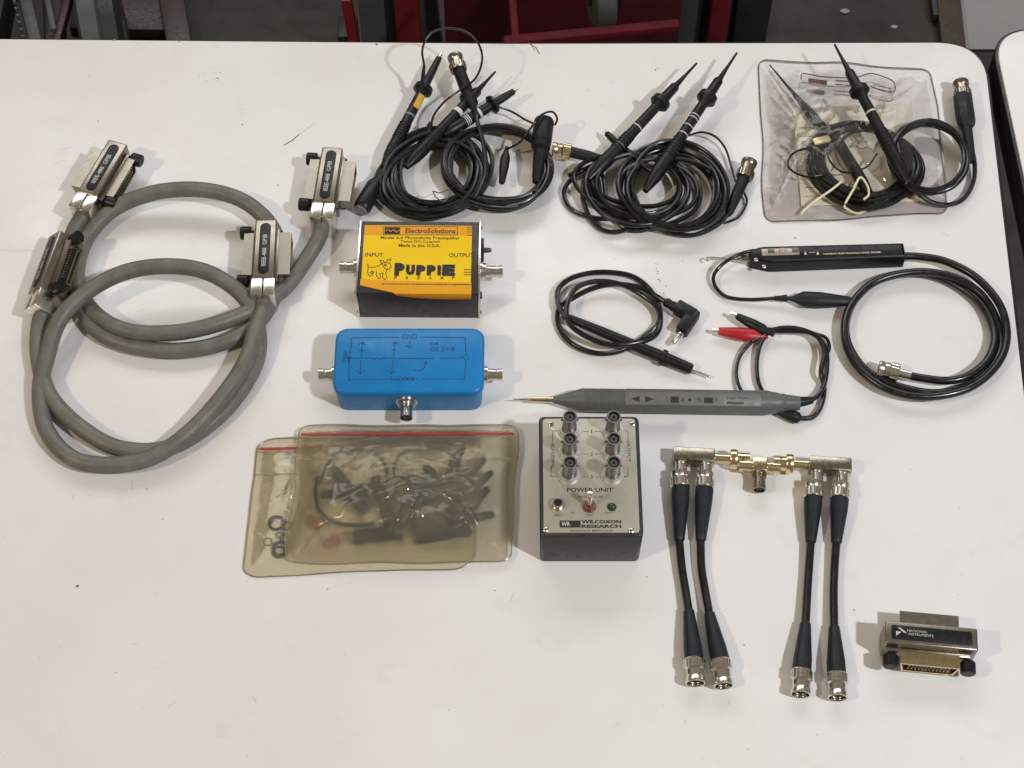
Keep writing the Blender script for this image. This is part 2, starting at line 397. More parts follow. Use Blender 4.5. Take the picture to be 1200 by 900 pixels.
bar(pst, 'board', BRN, (1104, -60), (1118, 70), FLOORZ + 9, FLOORZ + 9, 34, 16)
bar(pst, 'bracket', DGREY, (1088, -40), (1096, 22), FLOORZ + 10, FLOORZ + 10, 8, 16, 1)

# ------------------------------------------------------------------ shared small parts
def screw(t, M, x, y, z, r=1.8, m=NICKEL):
    o = MB().lathe(M @ T(x, y, z) @ RY(-90), [(0, 0), (0, r), (.5, r), (.9, r * .7), (.9, 0)], 12).build('screw', m, t)
    s = MB()
    for a in (40, 130): s.box(M @ T(x, y, z) @ RZ(a), -r * .75, r * .75, -r * .12, r * .12, .85, 1.0)
    s.build('slot', DARKM, o); return o
def bnc_jack(t, M, L=15, metal=NICKEL, nut=True, k=1.0):
    """panel socket, pointing along local X from the panel"""
    pr = [(0, 0), (0, 5.4), (2, 5.4)] if not nut else [(0, 0), (0, 8 * k), (1.4, 8 * k), (1.4, 6.6 * k), (4, 6.6 * k)]
    x = pr[-1][0]
    pr += [(x, 4.6 * k), (x + 1.2, 4.6 * k), (x + 1.2, 5.0 * k), (x + 2, 5.0 * k), (x + 2, 4.5 * k), (L - 3, 4.5 * k), (L - 3, 4.8 * k), (L, 4.8 * k), (L, 3.9 * k), (L - 5, 3.9 * k), (L - 5, 0)]
    o = MB().lathe(M, pr, 24).build('bnc_jack', metal, t, ang=30)
    MB().lathe(M, [(L - 4.9, 0), (L - 4.9, 2.6 * k), (L - 1.2, 2.6 * k), (L - 1.2, .9 * k), (L - 3, .9 * k), (L - 3, 0)], 14).build('dielectric', DARKM, o)
    lug = MB()
    for s in (-1, 1): lug.lathe(M @ T(L - 4.5, 0, 4.4 * k * s) @ RY(-90 * s), [(0, 0), (0, 1.0), (1.6, 1.0), (1.6, 0)], 10)
    lug.build('bayonet_lug', metal, o)
    return o
def bnc_plug(t, M, metal=NICKEL, k=1.0, L=19):
    """cable plug, along local X from the boot to its open end"""
    n = 48; vs = []; fs = []; prof = [(0, 5.2), (0, 6.9), (.8, 7.3), (7, 7.3), (7.6, 6.7), (8.2, 6.2), (L - 5, 6.1), (L - 4, 6.7), (L - .5, 6.9), (L, 6.6), (L, 5.9), (8, 5.8)]
    for x, r in prof:
        for j in range(n):
            rr = r * k + (.25 * k if (j % 2 and .5 < x < 7.2) else 0)
            vs.append((x * k, rr * math.cos(2 * math.pi * j / n), rr * math.sin(2 * math.pi * j / n)))
    for i in range(len(prof) - 1):
        for j in range(n):
            j2 = (j + 1) % n; fs.append((i * n + j, i * n + j2, (i + 1) * n + j2, (i + 1) * n + j))
    fs.append(tuple(range(n))[::-1])
    o = MB().add(vs, fs, M).build('bnc_plug', metal, t, ang=30)
    MB().lathe(M, [(8 * k, 0), (8 * k, 4.6 * k), ((L - 2) * k, 4.6 * k), ((L - 2) * k, 3.7 * k), ((L - 7) * k, 3.6 * k), ((L - 7) * k, 0)], 18).build('inner_sleeve', NICKEL, o)
    MB().lathe(M, [((L - 7) * k, 0), ((L - 7) * k, .8 * k), ((L - 2.4) * k, .7 * k), ((L - 2.2) * k, 0)], 8).build('centre_pin', GOLD, o)
    sl = MB()
    for a in (50, 230): sl.lathe(M @ RXm(a) @ T((L - 7.5) * k, 0, 5.9 * k), [(-2.6 * k, 0), (-1.8 * k, 1 * k), (0, 1.4 * k), (1.8 * k, 1 * k), (2.6 * k, 0)], 10, .9, .35)
    sl.build('bayonet_slot', DARKM, o)
    return o

# ------------------------------------------------------------------ instrument bus connectors and their grey cables
def gpib(t, M, side=1, clamp=True, text='IEEE-488  GPIB', gold=CAST, logo=False):
    """local X runs from the cable end; Y is sideways; screws on the side given"""
    c = thing_part = None
    x0, x1 = (12, 68) if clamp else (0, 62)
    h = MB().box(M, x0, x1, -8.4, 8.4, 2, 27, 1.4, 3)
    h.box(M, x0 + 3, x1 - 3, -10.6, 10.6, 4, 19, 1.2)
    hs = h.build('connector_housing', CAST, t)
    xm = (x0 + x1) / 2
    lab = [(xm - 20 + 4.2 * math.cos(R(90 + 15 * k)), 4.2 * math.sin(R(90 + 15 * k))) for k in range(13)] + [(xm + 20 + 4.2 * math.cos(R(-90 + 15 * k)), 4.2 * math.sin(R(-90 + 15 * k))) for k in range(13)]
    if logo: lab = rounded([(xm - 27, -5.2), (xm + 27, -5.2), (xm + 27, 5.2), (xm - 27, 5.2)], 1.5, 4)
    lp = MB().prism(M, lab, 26.6, 27.5, .2).build('label_plate', BLACK, hs)
    tx = MB()
    if logo:
        tx.add([(xm - 24, -3, 27.6), (xm - 20.5, .2, 27.6), (xm - 24, .6, 27.6)], [(0, 1, 2)], M); tx.add([(xm - 23, 3.4, 27.6), (xm - 21.4, 3.4, 27.6), (xm - 16.5, -.2, 27.6), (xm - 18.6, -.2, 27.6)], [(0, 1, 2, 3)], M)
        put_text(tx, M, 'NATIONAL', xm - 16.5, .9, xm - 3, 2.6, 27.6); put_text(tx, M, 'INSTRUMENTS', xm - 15.5, -1.6, xm + 1, .2, 27.6)
    else: put_text(tx, M, text, xm - 17, -1.7, xm + 13, 1.7, 27.6, .01)
    tx.build('lettering', SILVERINK, lp, smooth=False)
    for s in (-1, 1):
        # D-shaped shells on both flanks
        w0, w1 = 20, 17.5
        dy = 19.5 if s != side or not clamp else 17.5
        sh = MB()
        ring = lambda y, g: [(xm - w0 + g, y, 20 - g), (xm + w0 - g, y, 20 - g), (xm + w1 - g, y, 7.5 + g), (xm - w1 + g, y, 7.5 + g)]
        a, b, c_, d_ = ring(10 * s, 0), ring(dy * s, 0), ring(dy * s, 1.3), ring((dy - 5) * s, 1.5)
        fs = [tuple((i * 4 + k, i * 4 + (k + 1) % 4, i * 4 + 4 + (k + 1) % 4, i * 4 + 4 + k)) for i in range(3) for k in range(4)] + [(0, 1, 2, 3), (12, 13, 14, 15)]
        sh.add(a + b + c_ + d_, fs, M)
        shell = sh.build('connector_shell', gold if s == side else CAST, hs, ang=30)
        MB().box(M, xm - 14.5, xm + 14.5, min((dy - 5) * s, (dy - 1) * s), max((dy - 5) * s, (dy - 1) * s), 11.6, 16, .4).build('contact_block', BLACK, shell)
        pins = MB()
        for k in range(12):
            for zz in (11.2, 16.4):
                xx = xm - 13.2 + 2.4 * k; y0, y1 = sorted(((dy - 4) * s, (dy - .7) * s))
                pins.box(M, xx - .5, xx + .5, y0, y1, zz - .45, zz + .45)
        pp = pins.build('contacts', GOLD, shell, smooth=False); pp['kind'] = 'stuff'
    for xx in (x0 + 5.0, x1 - 5.0):
        th = MB().lathe(M @ T(xx, 8.4 * side, 16) @ RZ(90 * side), [(0, 0), (0, 2), (4, 2), (4, 4.6), (5, 5.3), (12, 5.3), (12.8, 4.6), (12.8, 0)], 16).build('thumbscrew', BLACK, t, ang=25)
        MB().lathe(M @ T(xx, -8.4 * side, 16) @ RZ(-90 * side), [(0, 0), (0, 2.2), (2.5, 2.2), (3.2, 1.4), (3.2, 0)], 10).build('screw_end', DARKM, th)
    if clamp:
        for s in (-1, 1):
            MB().box(M, -3, 13, .25 if s > 0 else -9.2, 9.2 if s > 0 else -.25, 1, 26.3, .9, 2).build('cable_clamp', NICKEL, t)

def bus_cable(label, ctrl, ends):
    t = thing('instrument_bus_cable', at(200, 400, 0), label, 'cable', 'grey instrument bus cables')
    MB().tube(path(ctrl, 9), 6.3, 14).build('cable_jacket', GREYJ, t)
    for (p0, p1, side, roll) in ends:
        Mx, L = along(p0, p1, 13 if roll else 13)
        if roll: Mx = Mx @ RXm(roll)
        gpib(t, Mx @ T(0, 0, -13 if not roll else -13), side)
    return t
# the cable whose ends are the toppled connector at left and the upright connector inside the ring
bus_cable('thick grey cable coiled twice, one end the toppled connector showing its contacts',
    [(51, 361, 14), (45, 388, 10), (46, 425, 9), (60, 466, 9), (97, 503, 9), (143, 526, 8), (200, 524, 7), (255, 489, 7), (290, 445, 7), (303, 410, 7), (300, 375, 9),
     (283, 345, 17), (245, 320, 25), (200, 312, 30), (150, 318, 30), (105, 340, 26), (70, 375, 20), (55, 418, 14), (47, 460, 9), (55, 505, 8), (85, 537, 8), (127, 545, 8),
     (175, 537, 10), (218, 510, 14), (258, 468, 16), (287, 425, 16), (300, 385, 15), (307, 366, 14), (309.5, 346, 14)],
    [((51, 367), (78, 292), -1, -44), ((309.5, 353), (315, 258), 1, 0)])
bus_cable('thick grey cable with slack middle, ending at the two connectors farthest up the table',
    [(97, 252, 14), (86, 272, 11), (80, 294, 8), (80, 320, 7), (92, 352, 7), (112, 386, 7), (150, 404, 7), (200, 411, 7), (250, 405, 7), (290, 388, 7), (315, 360, 7), (329, 320, 8),
     (325, 280, 9), (306, 251, 15), (275, 231, 19), (230, 222, 20), (180, 226, 17), (135, 244, 12), (106, 272, 8), (92, 305, 7), (92, 335, 9), (112, 368, 12), (150, 388, 14), (200, 390, 14), (250, 381, 14),
     (300, 361, 11), (335, 336, 8), (358, 305, 9), (373, 280, 13), (379, 258, 14)],
    [((98, 253), (143, 177), -1, 0), ((378.5, 264), (392.5, 178), 1, 0)])

ad = thing('bus_adapter', at(1092, 775, 0), 'small metal bus connector without cable, black label with pale mark, at lower right', 'connector')
Mx, L = along((1030, 773), (1137, 783), 0)
Mx = Mx @ Matrix.Diagonal((L / 62, 1, 1, 1))
gpib(ad, Mx @ T(0, 10, -1), -1, clamp=False, gold=GOLD, logo=True)

# ------------------------------------------------------------------ yellow labelled preamplifier
def box_frame(p0, p1):
    Mx, L = along(p0, p1, 0); return Mx, L
pre = thing('preamplifier', at(490, 345, 0), 'black metal box with a yellow and orange label on top', 'amplifier')
M, PW = box_frame((420, 372), (563, 373))
PH = 34
PD = (lc(M, 420, 259, PH).y)                                        # depth from the far top edge
BODY = mat('charcoal_anodised', (.03, .027, .025), .42, var=.15, bump=.15)
MB().box(M, 1.6, PW - 1.6, 0, PD, 0, PH, .7).build('case', BODY, pre)
for x0, x1 in ((0, 1.5), (PW - 1.5, PW)):
    e = MB().box(M, x0, x1, -.6, PD + .6, -.0, PH + .6, .3).build('end_plate', NICKEL, pre)
    for y in (3, PD - 3):
        for z in (4, PH - 4):
            xx, a = (x0, 180) if x0 < 1 else (x1, 0)
            MB().lathe(M @ T(xx, y, z) @ RZ(a), [(0, 0), (0, 1.6), (.9, 1.3), (.9, 0)], 10).build('screw', DARKM, e)
YEL = mat('yellow_label', (.80, .52, .003), .5, var=.05, vscale=30, spec=.2)
ORA = mat('orange_label_band', (.72, .32, .008), .45, var=.06, vscale=30, spec=.25)
AMB = mat('amber_film_edge', (.36, .10, .008), .22, var=.15, coat=.5)
ly0, ly1 = 9, PD - 4; lx0, lx1 = 4, PW - 7
def sheet(z, xa, xb, ya, yb, nx=12, curve=0):
    vs = []; fs = []
    for i in range(nx + 1):
        x = xa + (xb - xa) * i / nx
        vs += [(x, ya, z), (x, yb, z)]
    for i in range(nx): fs.append((2 * i, 2 * i + 2, 2 * i + 3, 2 * i + 1))
    return MB().add(vs, fs, M)
lb = MB().box(M, lx0, lx1, ly0, ly1, PH + .02, PH + .14).build('label', YEL, pre, smooth=False)
sheet(PH + .2, lx0, lx1, ly1 - 9.5, ly1).build('top_band', ORA, lb)
# lower orange band with a curled edge hanging over the front of the case
cur = MB(); vs = []; fs = []; nx = 24
for i in range(nx + 1):
    u = i / nx; x = lx0 - .6 * (1 - u) + (lx1 - lx0 + .6) * u
    e = -7 + 11.5 * math.sin(min(1, u * 1.3) * math.pi * .5)          # how far the film reaches past the front edge
    y0 = ly0 - 1 + 2.5 * (1 - u) ** 2
    def fold(d): return (x, -d, PH + .25) if d <= 0 else (x, -.8, PH + .1 - d)
    vs += [(x, y0 + 2, PH + .22)] + [fold(d) for d in ((-y0, -y0 * .6 + e * .4, -y0 * .3 + e * .7, e) if e <= 0 else (-y0, -.2, .02, e))]
for i in range(nx):
    for j in range(4): fs.append((5 * i + j, 5 * i + 5 + j, 5 * i + 6 + j, 5 * i + 1 + j))
cu = cur.add(vs, fs, M).build('bottom_band', ORA, lb)
ed = MB()
for i in range(nx):
    a, b = [Vector(vs[5 * k + 4]) for k in (i, i + 1)]
    ed.add([a, b, b + Vector((0, -.9, .3 if b.z > PH else -1.3)), a + Vector((0, -.9, .3 if a.z > PH else -1.3))], [(0, 1, 2, 3)], M)
ed.build('curled_edge', AMB, lb)
BRINK = mat('dark_brown_ink', (.06, .018, .008), .5)
lbl_z = 0
tx = MB()
def tpx(mb, M, s, p0, p1, z, off=.3, bold=0):
    a, b = lc(M, *p0, z), lc(M, *p1, z); put_text(mb, M, s, a.x, a.y, b.x, b.y, z + off, bold)
def lpx(mb, M, pts, w, z, off=.3): line(mb, M, [tuple(lc(M, *p, z))[:2] for p in pts], w, z + off)
tpx(tx, M, 'ElectroSolutions', (475, 273.5), (534, 268), PH, bold=.025)
tpx(tx, M, 'Model 6-6 Photodiode Preamplifier', (446, 281.2), (539, 277.5), PH, bold=.015)
tpx(tx, M, 'Twice DC-Coupled', (469, 285.3), (515, 281.9), PH, bold=.01)
tpx(tx, M, 'Made in the U.S.A.', (467, 289.6), (516, 286.2), PH, bold=.015)
tpx(tx, M, 'INPUT', (428, 301), (449, 296.6), PH, bold=.01); tpx(tx, M, 'OUTPUT', (526, 301.5), (555, 297), PH, bold=.01)
for k, ch in enumerate('PREAMP'): tpx(tx, M, ch, (462 + 13.6 * k, 327.6), (465.2 + 13.6 * k, 324), PH, bold=.02)
lpx(tx, M, [(449, 266), (536, 266), (536, 275.5), (449, 275.5), (449, 266)], .5, PH)
a, b = lc(M, 448, 333, PH), lc(M, 552, 334.5, PH); fine_print(tx, M, a.x, b.x, max(1.2, a.y), .8, PH + .36)
for yy in (316.2, 319.2, 322.2): lpx(tx, M, [(544, yy), (552, yy)], .7, PH)
for yy in (266.5, 269, 272, 276): lpx(tx, M, [(548, yy), (553.5, yy)], .6, PH)
tx.build('lettering', BRINK, lb, smooth=False)
wm = MB(); a, b = lc(M, 450.5, 274.5, PH), lc(M, 469, 266.8, PH); wm.box(M, a.x, b.x, a.y, b.y, PH + .2, PH + .32); wm.build('logo_block', INK, lb, smooth=False)
wv = MB(); lpx(wv, M, [(452, 270.5), (455, 269), (458, 272), (461, 269), (464, 272.5), (468, 270)], .6, PH, .4); wv.build('logo_wave', ORA, lb, smooth=False)
pu = MB()
for ch, x0, x1, y0, y1 in (('P', 462, 474.5, 323, 309), ('U', 475.5, 486.5, 322, 311), ('P', 487.5, 499, 322.5, 311.5), ('P', 500, 511, 322.5, 311.5), ('I', 512.5, 517, 322.5, 311.5), ('E', 518, 533.5, 323, 311)):
    for q_, (dx, dy) in enumerate(((-.9, 0), (.9, 0), (0, -.7), (0, .7), (.7, .5), (-.7, -.5))): tpx(pu, M, ch, (x0 + dx + .8, y0 + dy), (x1 + dx - .8, y1 + dy), PH, .35 + .004 * q_, .05)
pu.build('brand_lettering', INK, lb, smooth=False)
dg = MB()                                                            # line-drawn dog emblem
dogs = [[(431, 309.5), (431.5, 313), (435, 313.5), (441, 313), (446, 310)], [(431.5, 313), (431, 318), (431.5, 322), (434, 324), (437, 323), (437, 319)], [(441, 318), (441.5, 324), (444, 327), (446, 325.5), (445, 321), (449, 320.5)],
        [(449, 320), (448, 325), (451, 328), (453.5, 326), (452, 320), (454, 315)], [(446, 310), (449, 308), (453, 307.5), (457, 309), (458.5, 313), (456, 316), (452, 315.5), (449, 312.5), (448, 309)], [(447, 308.5), (445, 305), (449, 305.5), (451, 307.5)],
        [(453.5, 307.5), (454, 304.5), (458.5, 303.5), (457, 306.5)], [(450.5, 310), (452, 309.3), (453, 311), (451, 312), (450.5, 310)], [(434, 320), (436, 317.5), (438, 319), (436, 321), (434, 320)]]
for d in dogs: lpx(dg, M, d, .55, PH)
dg.build('dog_emblem', BRINK, lb, smooth=False)
zc = 17
bnc_jack(pre, M @ T(PW, PD * .48, zc), 17); bnc_jack(pre, M @ T(0, PD * .52, zc) @ RZ(180), 15)
sw = MB().box(M, PW, PW + 2, PD * .68, PD * .88, 10, 24, .4).build('switch_plate', BLACK, pre)
MB().lathe(M @ T(PW + 2, PD * .78, 17), [(0, 0), (0, 2.2), (3, 2), (6, 1.4), (6, 0)], 10).build('switch_lever', DARKM, sw)
MB().lathe(M @ T(PW, 7, 21), [(0, 0), (0, 2.8), (1.4, 2.6), (1.4, 0)], 14).build('power_jack', BLACK, pre)

# ------------------------------------------------------------------ blue box
blu = thing('blue_splitter_box', at(480, 470, 0), 'glossy blue box with hand drawn circuit on its lid', 'box')
M, BW = box_frame((396, 482), (565, 482))
BH = 30; BD = lc(M, 396, 386, BH).y
BLUE = mat('blue_enamel', (.010, .18, .46), .38, var=.08, vscale=25, bump=.08, spec=.3)
def rrect(x0, x1, y0, y1, r): return rounded([(x0, y0), (x1, y0), (x1, y1), (x0, y1)], r, 6)
def draft(mb, rings):
    n = len(rings[0][0]); vs = []; fs = []
    for out, z in rings: vs += [(x, y, z) for x, y in out]
    for i in range(len(rings) - 1):
        for k in range(n): fs.append((i * n + k, i * n + (k + 1) % n, (i + 1) * n + (k + 1) % n, (i + 1) * n + k))
    fs.append(tuple(range(n))[::-1]); fs.append(tuple(range((len(rings) - 1) * n, len(rings) * n)))
    return mb.add(vs, fs, M)
draft(MB(), [(rrect(1, BW - 1, 1, BD - 1, 9), 0), (rrect(.2, BW - .2, .2, BD - .2, 9.5), 1.5), (rrect(-1.0, BW + 1, -1, BD + 1, 10), BH - 6.4)]).build('case', BLUE, blu, ang=50)
draft(MB(), [(rrect(-1.6, BW + 1.6, -1.6, BD + 1.6, 10.5), BH - 6), (rrect(-1.8, BW + 1.8, -1.8, BD + 1.8, 10.5), BH - 2.2), (rrect(-1.3, BW + 1.3, -1.3, BD + 1.3, 10.2), BH - .9), (rrect(.3, BW - .3, .3, BD - .3, 9.5), BH)]).build('lid', BLUE, blu, ang=50)
BINK = mat('dark_blue_pencil', (.006, .06, .18), .6)
dr = MB()
for pts in ([(409, 447), (409, 424), (411, 418)], [(411, 413), (412, 396), (467, 395)], [(492, 395), (545, 395.5), (546, 414)], [(546, 424), (544, 444), (496, 444)], [(490, 444), (409, 445)],
            [(403, 419.5), (436, 420)], [(436, 420), (439, 421), (442, 419.5), (446, 421), (450, 419.5), (455, 420)], [(457, 420), (480, 420), (500, 420), (508, 420)], [(516, 420), (533, 420), (543, 419)],
            [(424.5, 401), (423.5, 418)], [(423, 422), (422, 437)], [(420, 404), (424.5, 401), (428, 404)], [(421, 411), (427, 411)], [(418, 435), (422, 437.5), (426, 435)],
            [(463, 401), (461, 418)], [(461, 422), (459, 437)], [(459, 403.5), (463, 401), (467, 403.5)], [(459.5, 410), (464.5, 410)], [(455, 435), (459, 437.5), (463, 435)],
            [(480, 399), (480, 406)], [(476, 405), (480, 407.5), (484, 405)], [(484, 434), (494, 434), (498, 430), (499, 424)], [(496.5, 427), (499, 424), (501, 427)]):
    lpx(dr, M, pts, .7, BH, .08)
tpx(dr, M, 'GND', (471, 397.5), (489, 391.5), BH, .08); tpx(dr, M, 'SsOX8', (457, 447), (486, 441.5), BH, .08); tpx(dr, M, '2+8', (516, 412), (533, 406), BH, .08, .01)
tpx(dr, M, 'OR', (504, 405), (515, 401.5), BH, .08, .03); tpx(dr, M, 'OS', (504, 412), (514, 406.5), BH, .08, .02); tpx(dr, M, 'IN', (402, 425), (410, 411), BH, .08, .02); tpx(dr, M, 'O', (543, 423), (549, 415), BH, .08)
dr.build('circuit_drawing', BINK, blu, smooth=False)
bnc_jack(blu, M @ T(BW + .2, BD * .43, 15), 15); bnc_jack(blu, M @ T(-.2, BD * .43, 15) @ RZ(180), 14)
bnc_jack(blu, M @ T(BW * .485, -.3, 16) @ RZ(-90), 15)

# ------------------------------------------------------------------ power unit
pw = thing('power_unit', at(690, 640, 0), 'black instrument box with silver panel and six upright sockets', 'power supply')
M, UW = box_frame((632.7, 659), (749, 659))
UH = 42
yb = lc(M, 690, 488.5, UH).y
draft(MB(), [(rrect(.8, UW - .8, .8, yb - .8, 4), 0), (rrect(0, UW, 0, yb, 4.5), 2), (rrect(-.6, UW + .6, -.6, yb + .6, 4.5), UH - 1), (rrect(.2, UW - .2, .2, yb - .2, 4), UH)]).build('case', mat('grey_black_phenolic', (.03, .03, .032), .45, var=.15, bump=.2), pw, ang=50)
PAN = mat('brushed_panel', (.46, .42, .345), .48, .6, var=.02, vscale=60, bump=.04, rvar=.03)
pn = MB().prism(M, rrect(2, UW - 2, 2, yb - 2, 3), UH, UH + 1.2, .5).build('panel', PAN, pw)
ZP = UH + 1.2
def ul(px, py): v = lc(M, px, py, ZP); return v.x, v.y
for px, py in ((645.5, 496.5), (741.5, 496.5), (639.7, 620.5), (739.8, 621.5)): screw(pw, M, *ul(px, py), ZP, 2)
VERT = RY(-90)
for py in (504.5, 530, 557.5):
    for px in (667, 717.7):
        x, y = ul(px, py)
        b = MB().lathe(M @ T(x, y, ZP) @ VERT, [(0, 0), (0, 7.9), (1.0, 7.9), (1.0, 7.0), (3.4, 6.8), (3.4, 0)], 22).build('socket_nut', mat('satin_washer', (.62, .6, .56), .45, .8), pw, ang=30)
        bnc_jack(pw, M @ T(x, y, ZP + 3.4) @ VERT, 16.5, metal=mat('dull_grey_nickel', (.28, .27, .25), .34, .9, var=.1), nut=False, k=1.06)
x, y = ul(653.7, 592.5)
j = MB().lathe(M @ T(x, y, ZP) @ VERT, [(0, 0), (0, 5.4), (1.8, 5.4), (1.8, 4.2), (4.6, 4), (4.6, 3), (1, 3), (1, 0)], 18).build('phone_jack', NICKEL, pw, ang=30)
MB().lathe(M @ T(x, y, ZP) @ VERT, [(2, 0), (2, 3.0), (4.3, 3.0), (4.3, 0)], 14).build('jack_hole', BLACK, j)
x, y = ul(690.6, 594)
tg = MB().lathe(M @ T(x, y, ZP) @ VERT, [(0, 0), (0, 4.8), (1.2, 4.8), (1.2, 3.8), (3.4, 3.8), (3.4, 2.4), (5, 2), (5, 0)], 18).build('toggle_switch', mat('reddish_bronze', (.30, .15, .12), .4, .9), pw, ang=30)
Mt = M @ T(x, y, ZP + 4) @ RXm(-14) @ VERT
MB().lathe(Mt, [(0, 0), (0, 1.5), (8, 2.0), (11, 2.4), (12.4, 1.9), (13, 0)], 12).build('toggle_lever', NICKEL, tg)
x, y = ul(717, 594.5)
MB().lathe(M @ T(x, y, ZP) @ VERT, [(0, 0), (0, 3.2), (.8, 3.2), (.8, 2.5), (2.4, 2.2), (3.2, 1.4), (3.4, 0)], 16).build('indicator_light', mat('green_lens', (.015, .07, .015), .25), pw)
tx = MB()
tpx(tx, M, 'POWER UNIT', (664.4, 576.4), (718, 571.6), ZP, .06, .02); tpx(tx, M, 'MICROPULSE', (677, 583.6), (706, 581), ZP, .06)
for s, x0, x1, yy in (('GND', 649, 656.5, 605), ('ON', 668.5, 673, 602), ('OFF', 687, 694, 605), ('TEST', 708, 716, 602.5)): tpx(tx, M, s, (x0, yy), (x1, yy - 2.2), ZP, .06)
tpx(tx, M, 'WILCOXON', (681.5, 613.4), (728, 609.3), ZP, .06, .045); tpx(tx, M, 'RESEARCH', (681.5, 618.8), (728, 614.8), ZP, .06, .045); tpx(tx, M, 'ROCKVILLE, MARYLAND', (668.5, 623.3), (718, 621), ZP, .06, .01)
for k, (py) in enumerate((505.5, 532, 559)):
    tpx(tx, M, '123'[k], (692.8 if k == 0 else 692, py + 2), (693.9 if k == 0 else 694.5, py - 2), ZP, .06, .01); lpx(tx, M, [(683, py), (690, py)], .35, ZP, .06); lpx(tx, M, [(697, py), (704, py)], .35, ZP, .06)
for xs, xe, pa, pb in ((648, 656, (647.8, 505), (645.4, 558)), (736.5, 728, (736, 505), (735.8, 558.3))):
    a = Vector(pa); b = Vector(pb); u = a.lerp(b, .24); w = a.lerp(b, .8)
    lpx(tx, M, [(xe, pa[1]), pa, tuple(u)], .4, ZP, .06); lpx(tx, M, [tuple(w), pb, (xe, pb[1])], .4, ZP, .06)
Mv = M @ T(*ul(648, 549), 0) @ RZ(90); put_text(tx, Mv, 'TRANSDUCER', 0, -1.2, 21, 1.2, ZP + .06)
Mv = M @ T(*ul(736.4, 517), 0) @ RZ(-90); put_text(tx, Mv, 'OUTPUT', 0, -1.2, 17, 1.2, ZP + .06)
a, b = ul(655.8, 618.2), ul(680.2, 610)
tx.box(M, a[0], b[0], a[1], b[1], ZP + .02, ZP + .08)
tx.build('lettering', INK, pn, smooth=False)
wr = MB(); tpx(wr, M, 'WR', (658, 616.6), (668, 611.5), ZP, .14, .02); wr.build('logo_letters', SILVERINK, pn, smooth=False)

# ------------------------------------------------------------------ probes and their hanks of wire
def wire(t, ctrl, r, m=WIRE, name='cable', k=7, n=9): return MB().tube(path(ctrl, k), r, n).build(name, m, t)
def turned(t, name, p0, p1, z0, z1, prof, m, n=18, sy=1, sz=1):
    """prof = [(fraction along p0>p1, radius mm)]"""
    Mx, L = along(p0, p1, z0, z1)
    return MB().lathe(Mx, [(0 if f <= 0 else f * L, r) for f, r in prof], n, sy, sz).build(name, m, t, ang=35), Mx, L
def scope_probe(t, tip, tail, ztip, ztail, hook=True, flange=.36, wide=5.4, tipm=None):
    if hook:
        prof = [(0, 0), (0, .9), (.10, 1.3), (.19, 2.4), (.21, 4.0), (.33, 4.6), (flange - .012, 4.6), (flange - .012, 8), (flange + .02, 8.4), (flange + .035, 6), (flange + .05, 4.2), (.6, 4.6), (.84, wide), (.9, wide * .92), (1, 2.5), (1, 0)]
    else:
        prof = [(0, 0), (0, .5), (.03, .6), (.03, 1.5), (.06, 1.7), (.06, 2.6), (.17, 3.3), (flange - .012, 3.6), (flange - .012, 7.8), (flange + .02, 8.2), (flange + .035, 5.6), (flange + .05, 4.2), (.62, 4.6), (.84, wide), (.9, wide * .92), (1, 2.5), (1, 0)]
    o, Mx, L = turned(t, 'probe_body', tip, tail, ztip, ztail, prof, BLACK)
    rb_ = MB()
    for k in range(6):
        x_ = (.635 + .022 * k) * L; r_ = 4.6 + (wide - 4.6) * (.035 + .022 * k) / .24 + .45; rb_.lathe(Mx, [(x_, 0), (x_, r_), (x_ + .009 * L, r_), (x_ + .009 * L, 0)], 16)
    rb_.build('grip_ribs', RUBBER, o)
    if not hook: MB().lathe(Mx, [(-.5, 0), (-.5, .6), (L * .028, .7), (L * .028, 1.6), (L * .058, 1.8), (L * .058, 0)], 10).build('probe_tip', NICKEL, o)
    return o, Mx, L
def band(t, Mx, L, f0, f1, r, m, name='marker_band'):
    return MB().lathe(Mx, [(f0 * L, 0), (f0 * L, r), (f1 * L, r), (f1 * L, 0)], 18).build(name, m, t)
def clip(t, p0, p1, z, m, wide=4.2, jaws=True, name='alligator_clip'):
    """insulated clip from its wire end p0 to its jaws p1"""
    o, Mx, L = turned(t, name, p0, p1, z, z, [(0, 0), (0, 1.6), (.12, 1.9), (.3, wide), (.55, wide), (.97, wide * .62), (1, wide * .5), (1, 0)], m, 16, 1, .8)
    if jaws:
        jw = MB()
        for s in (-1, 1): jw.box(Mx @ T(L - 2, 0, 0) @ RY(s * 3), 0, 7, -1.5, 1.5, .2 if s > 0 else -1.0, 1.0 if s > 0 else -.2, .2)
        jw.build('jaws', NICKEL, o)
    return o
YTAG = mat('ochre_tag', (.62, .36, .03), .5); WTAG = mat('white_tag', (.6, .6, .58), .5); CYAN = mat('blue_grey_band', (.12, .2, .24), .5)
MANUAL = mat('aged_paper', (.80, .76, .62), .7, var=.08, vscale=30)

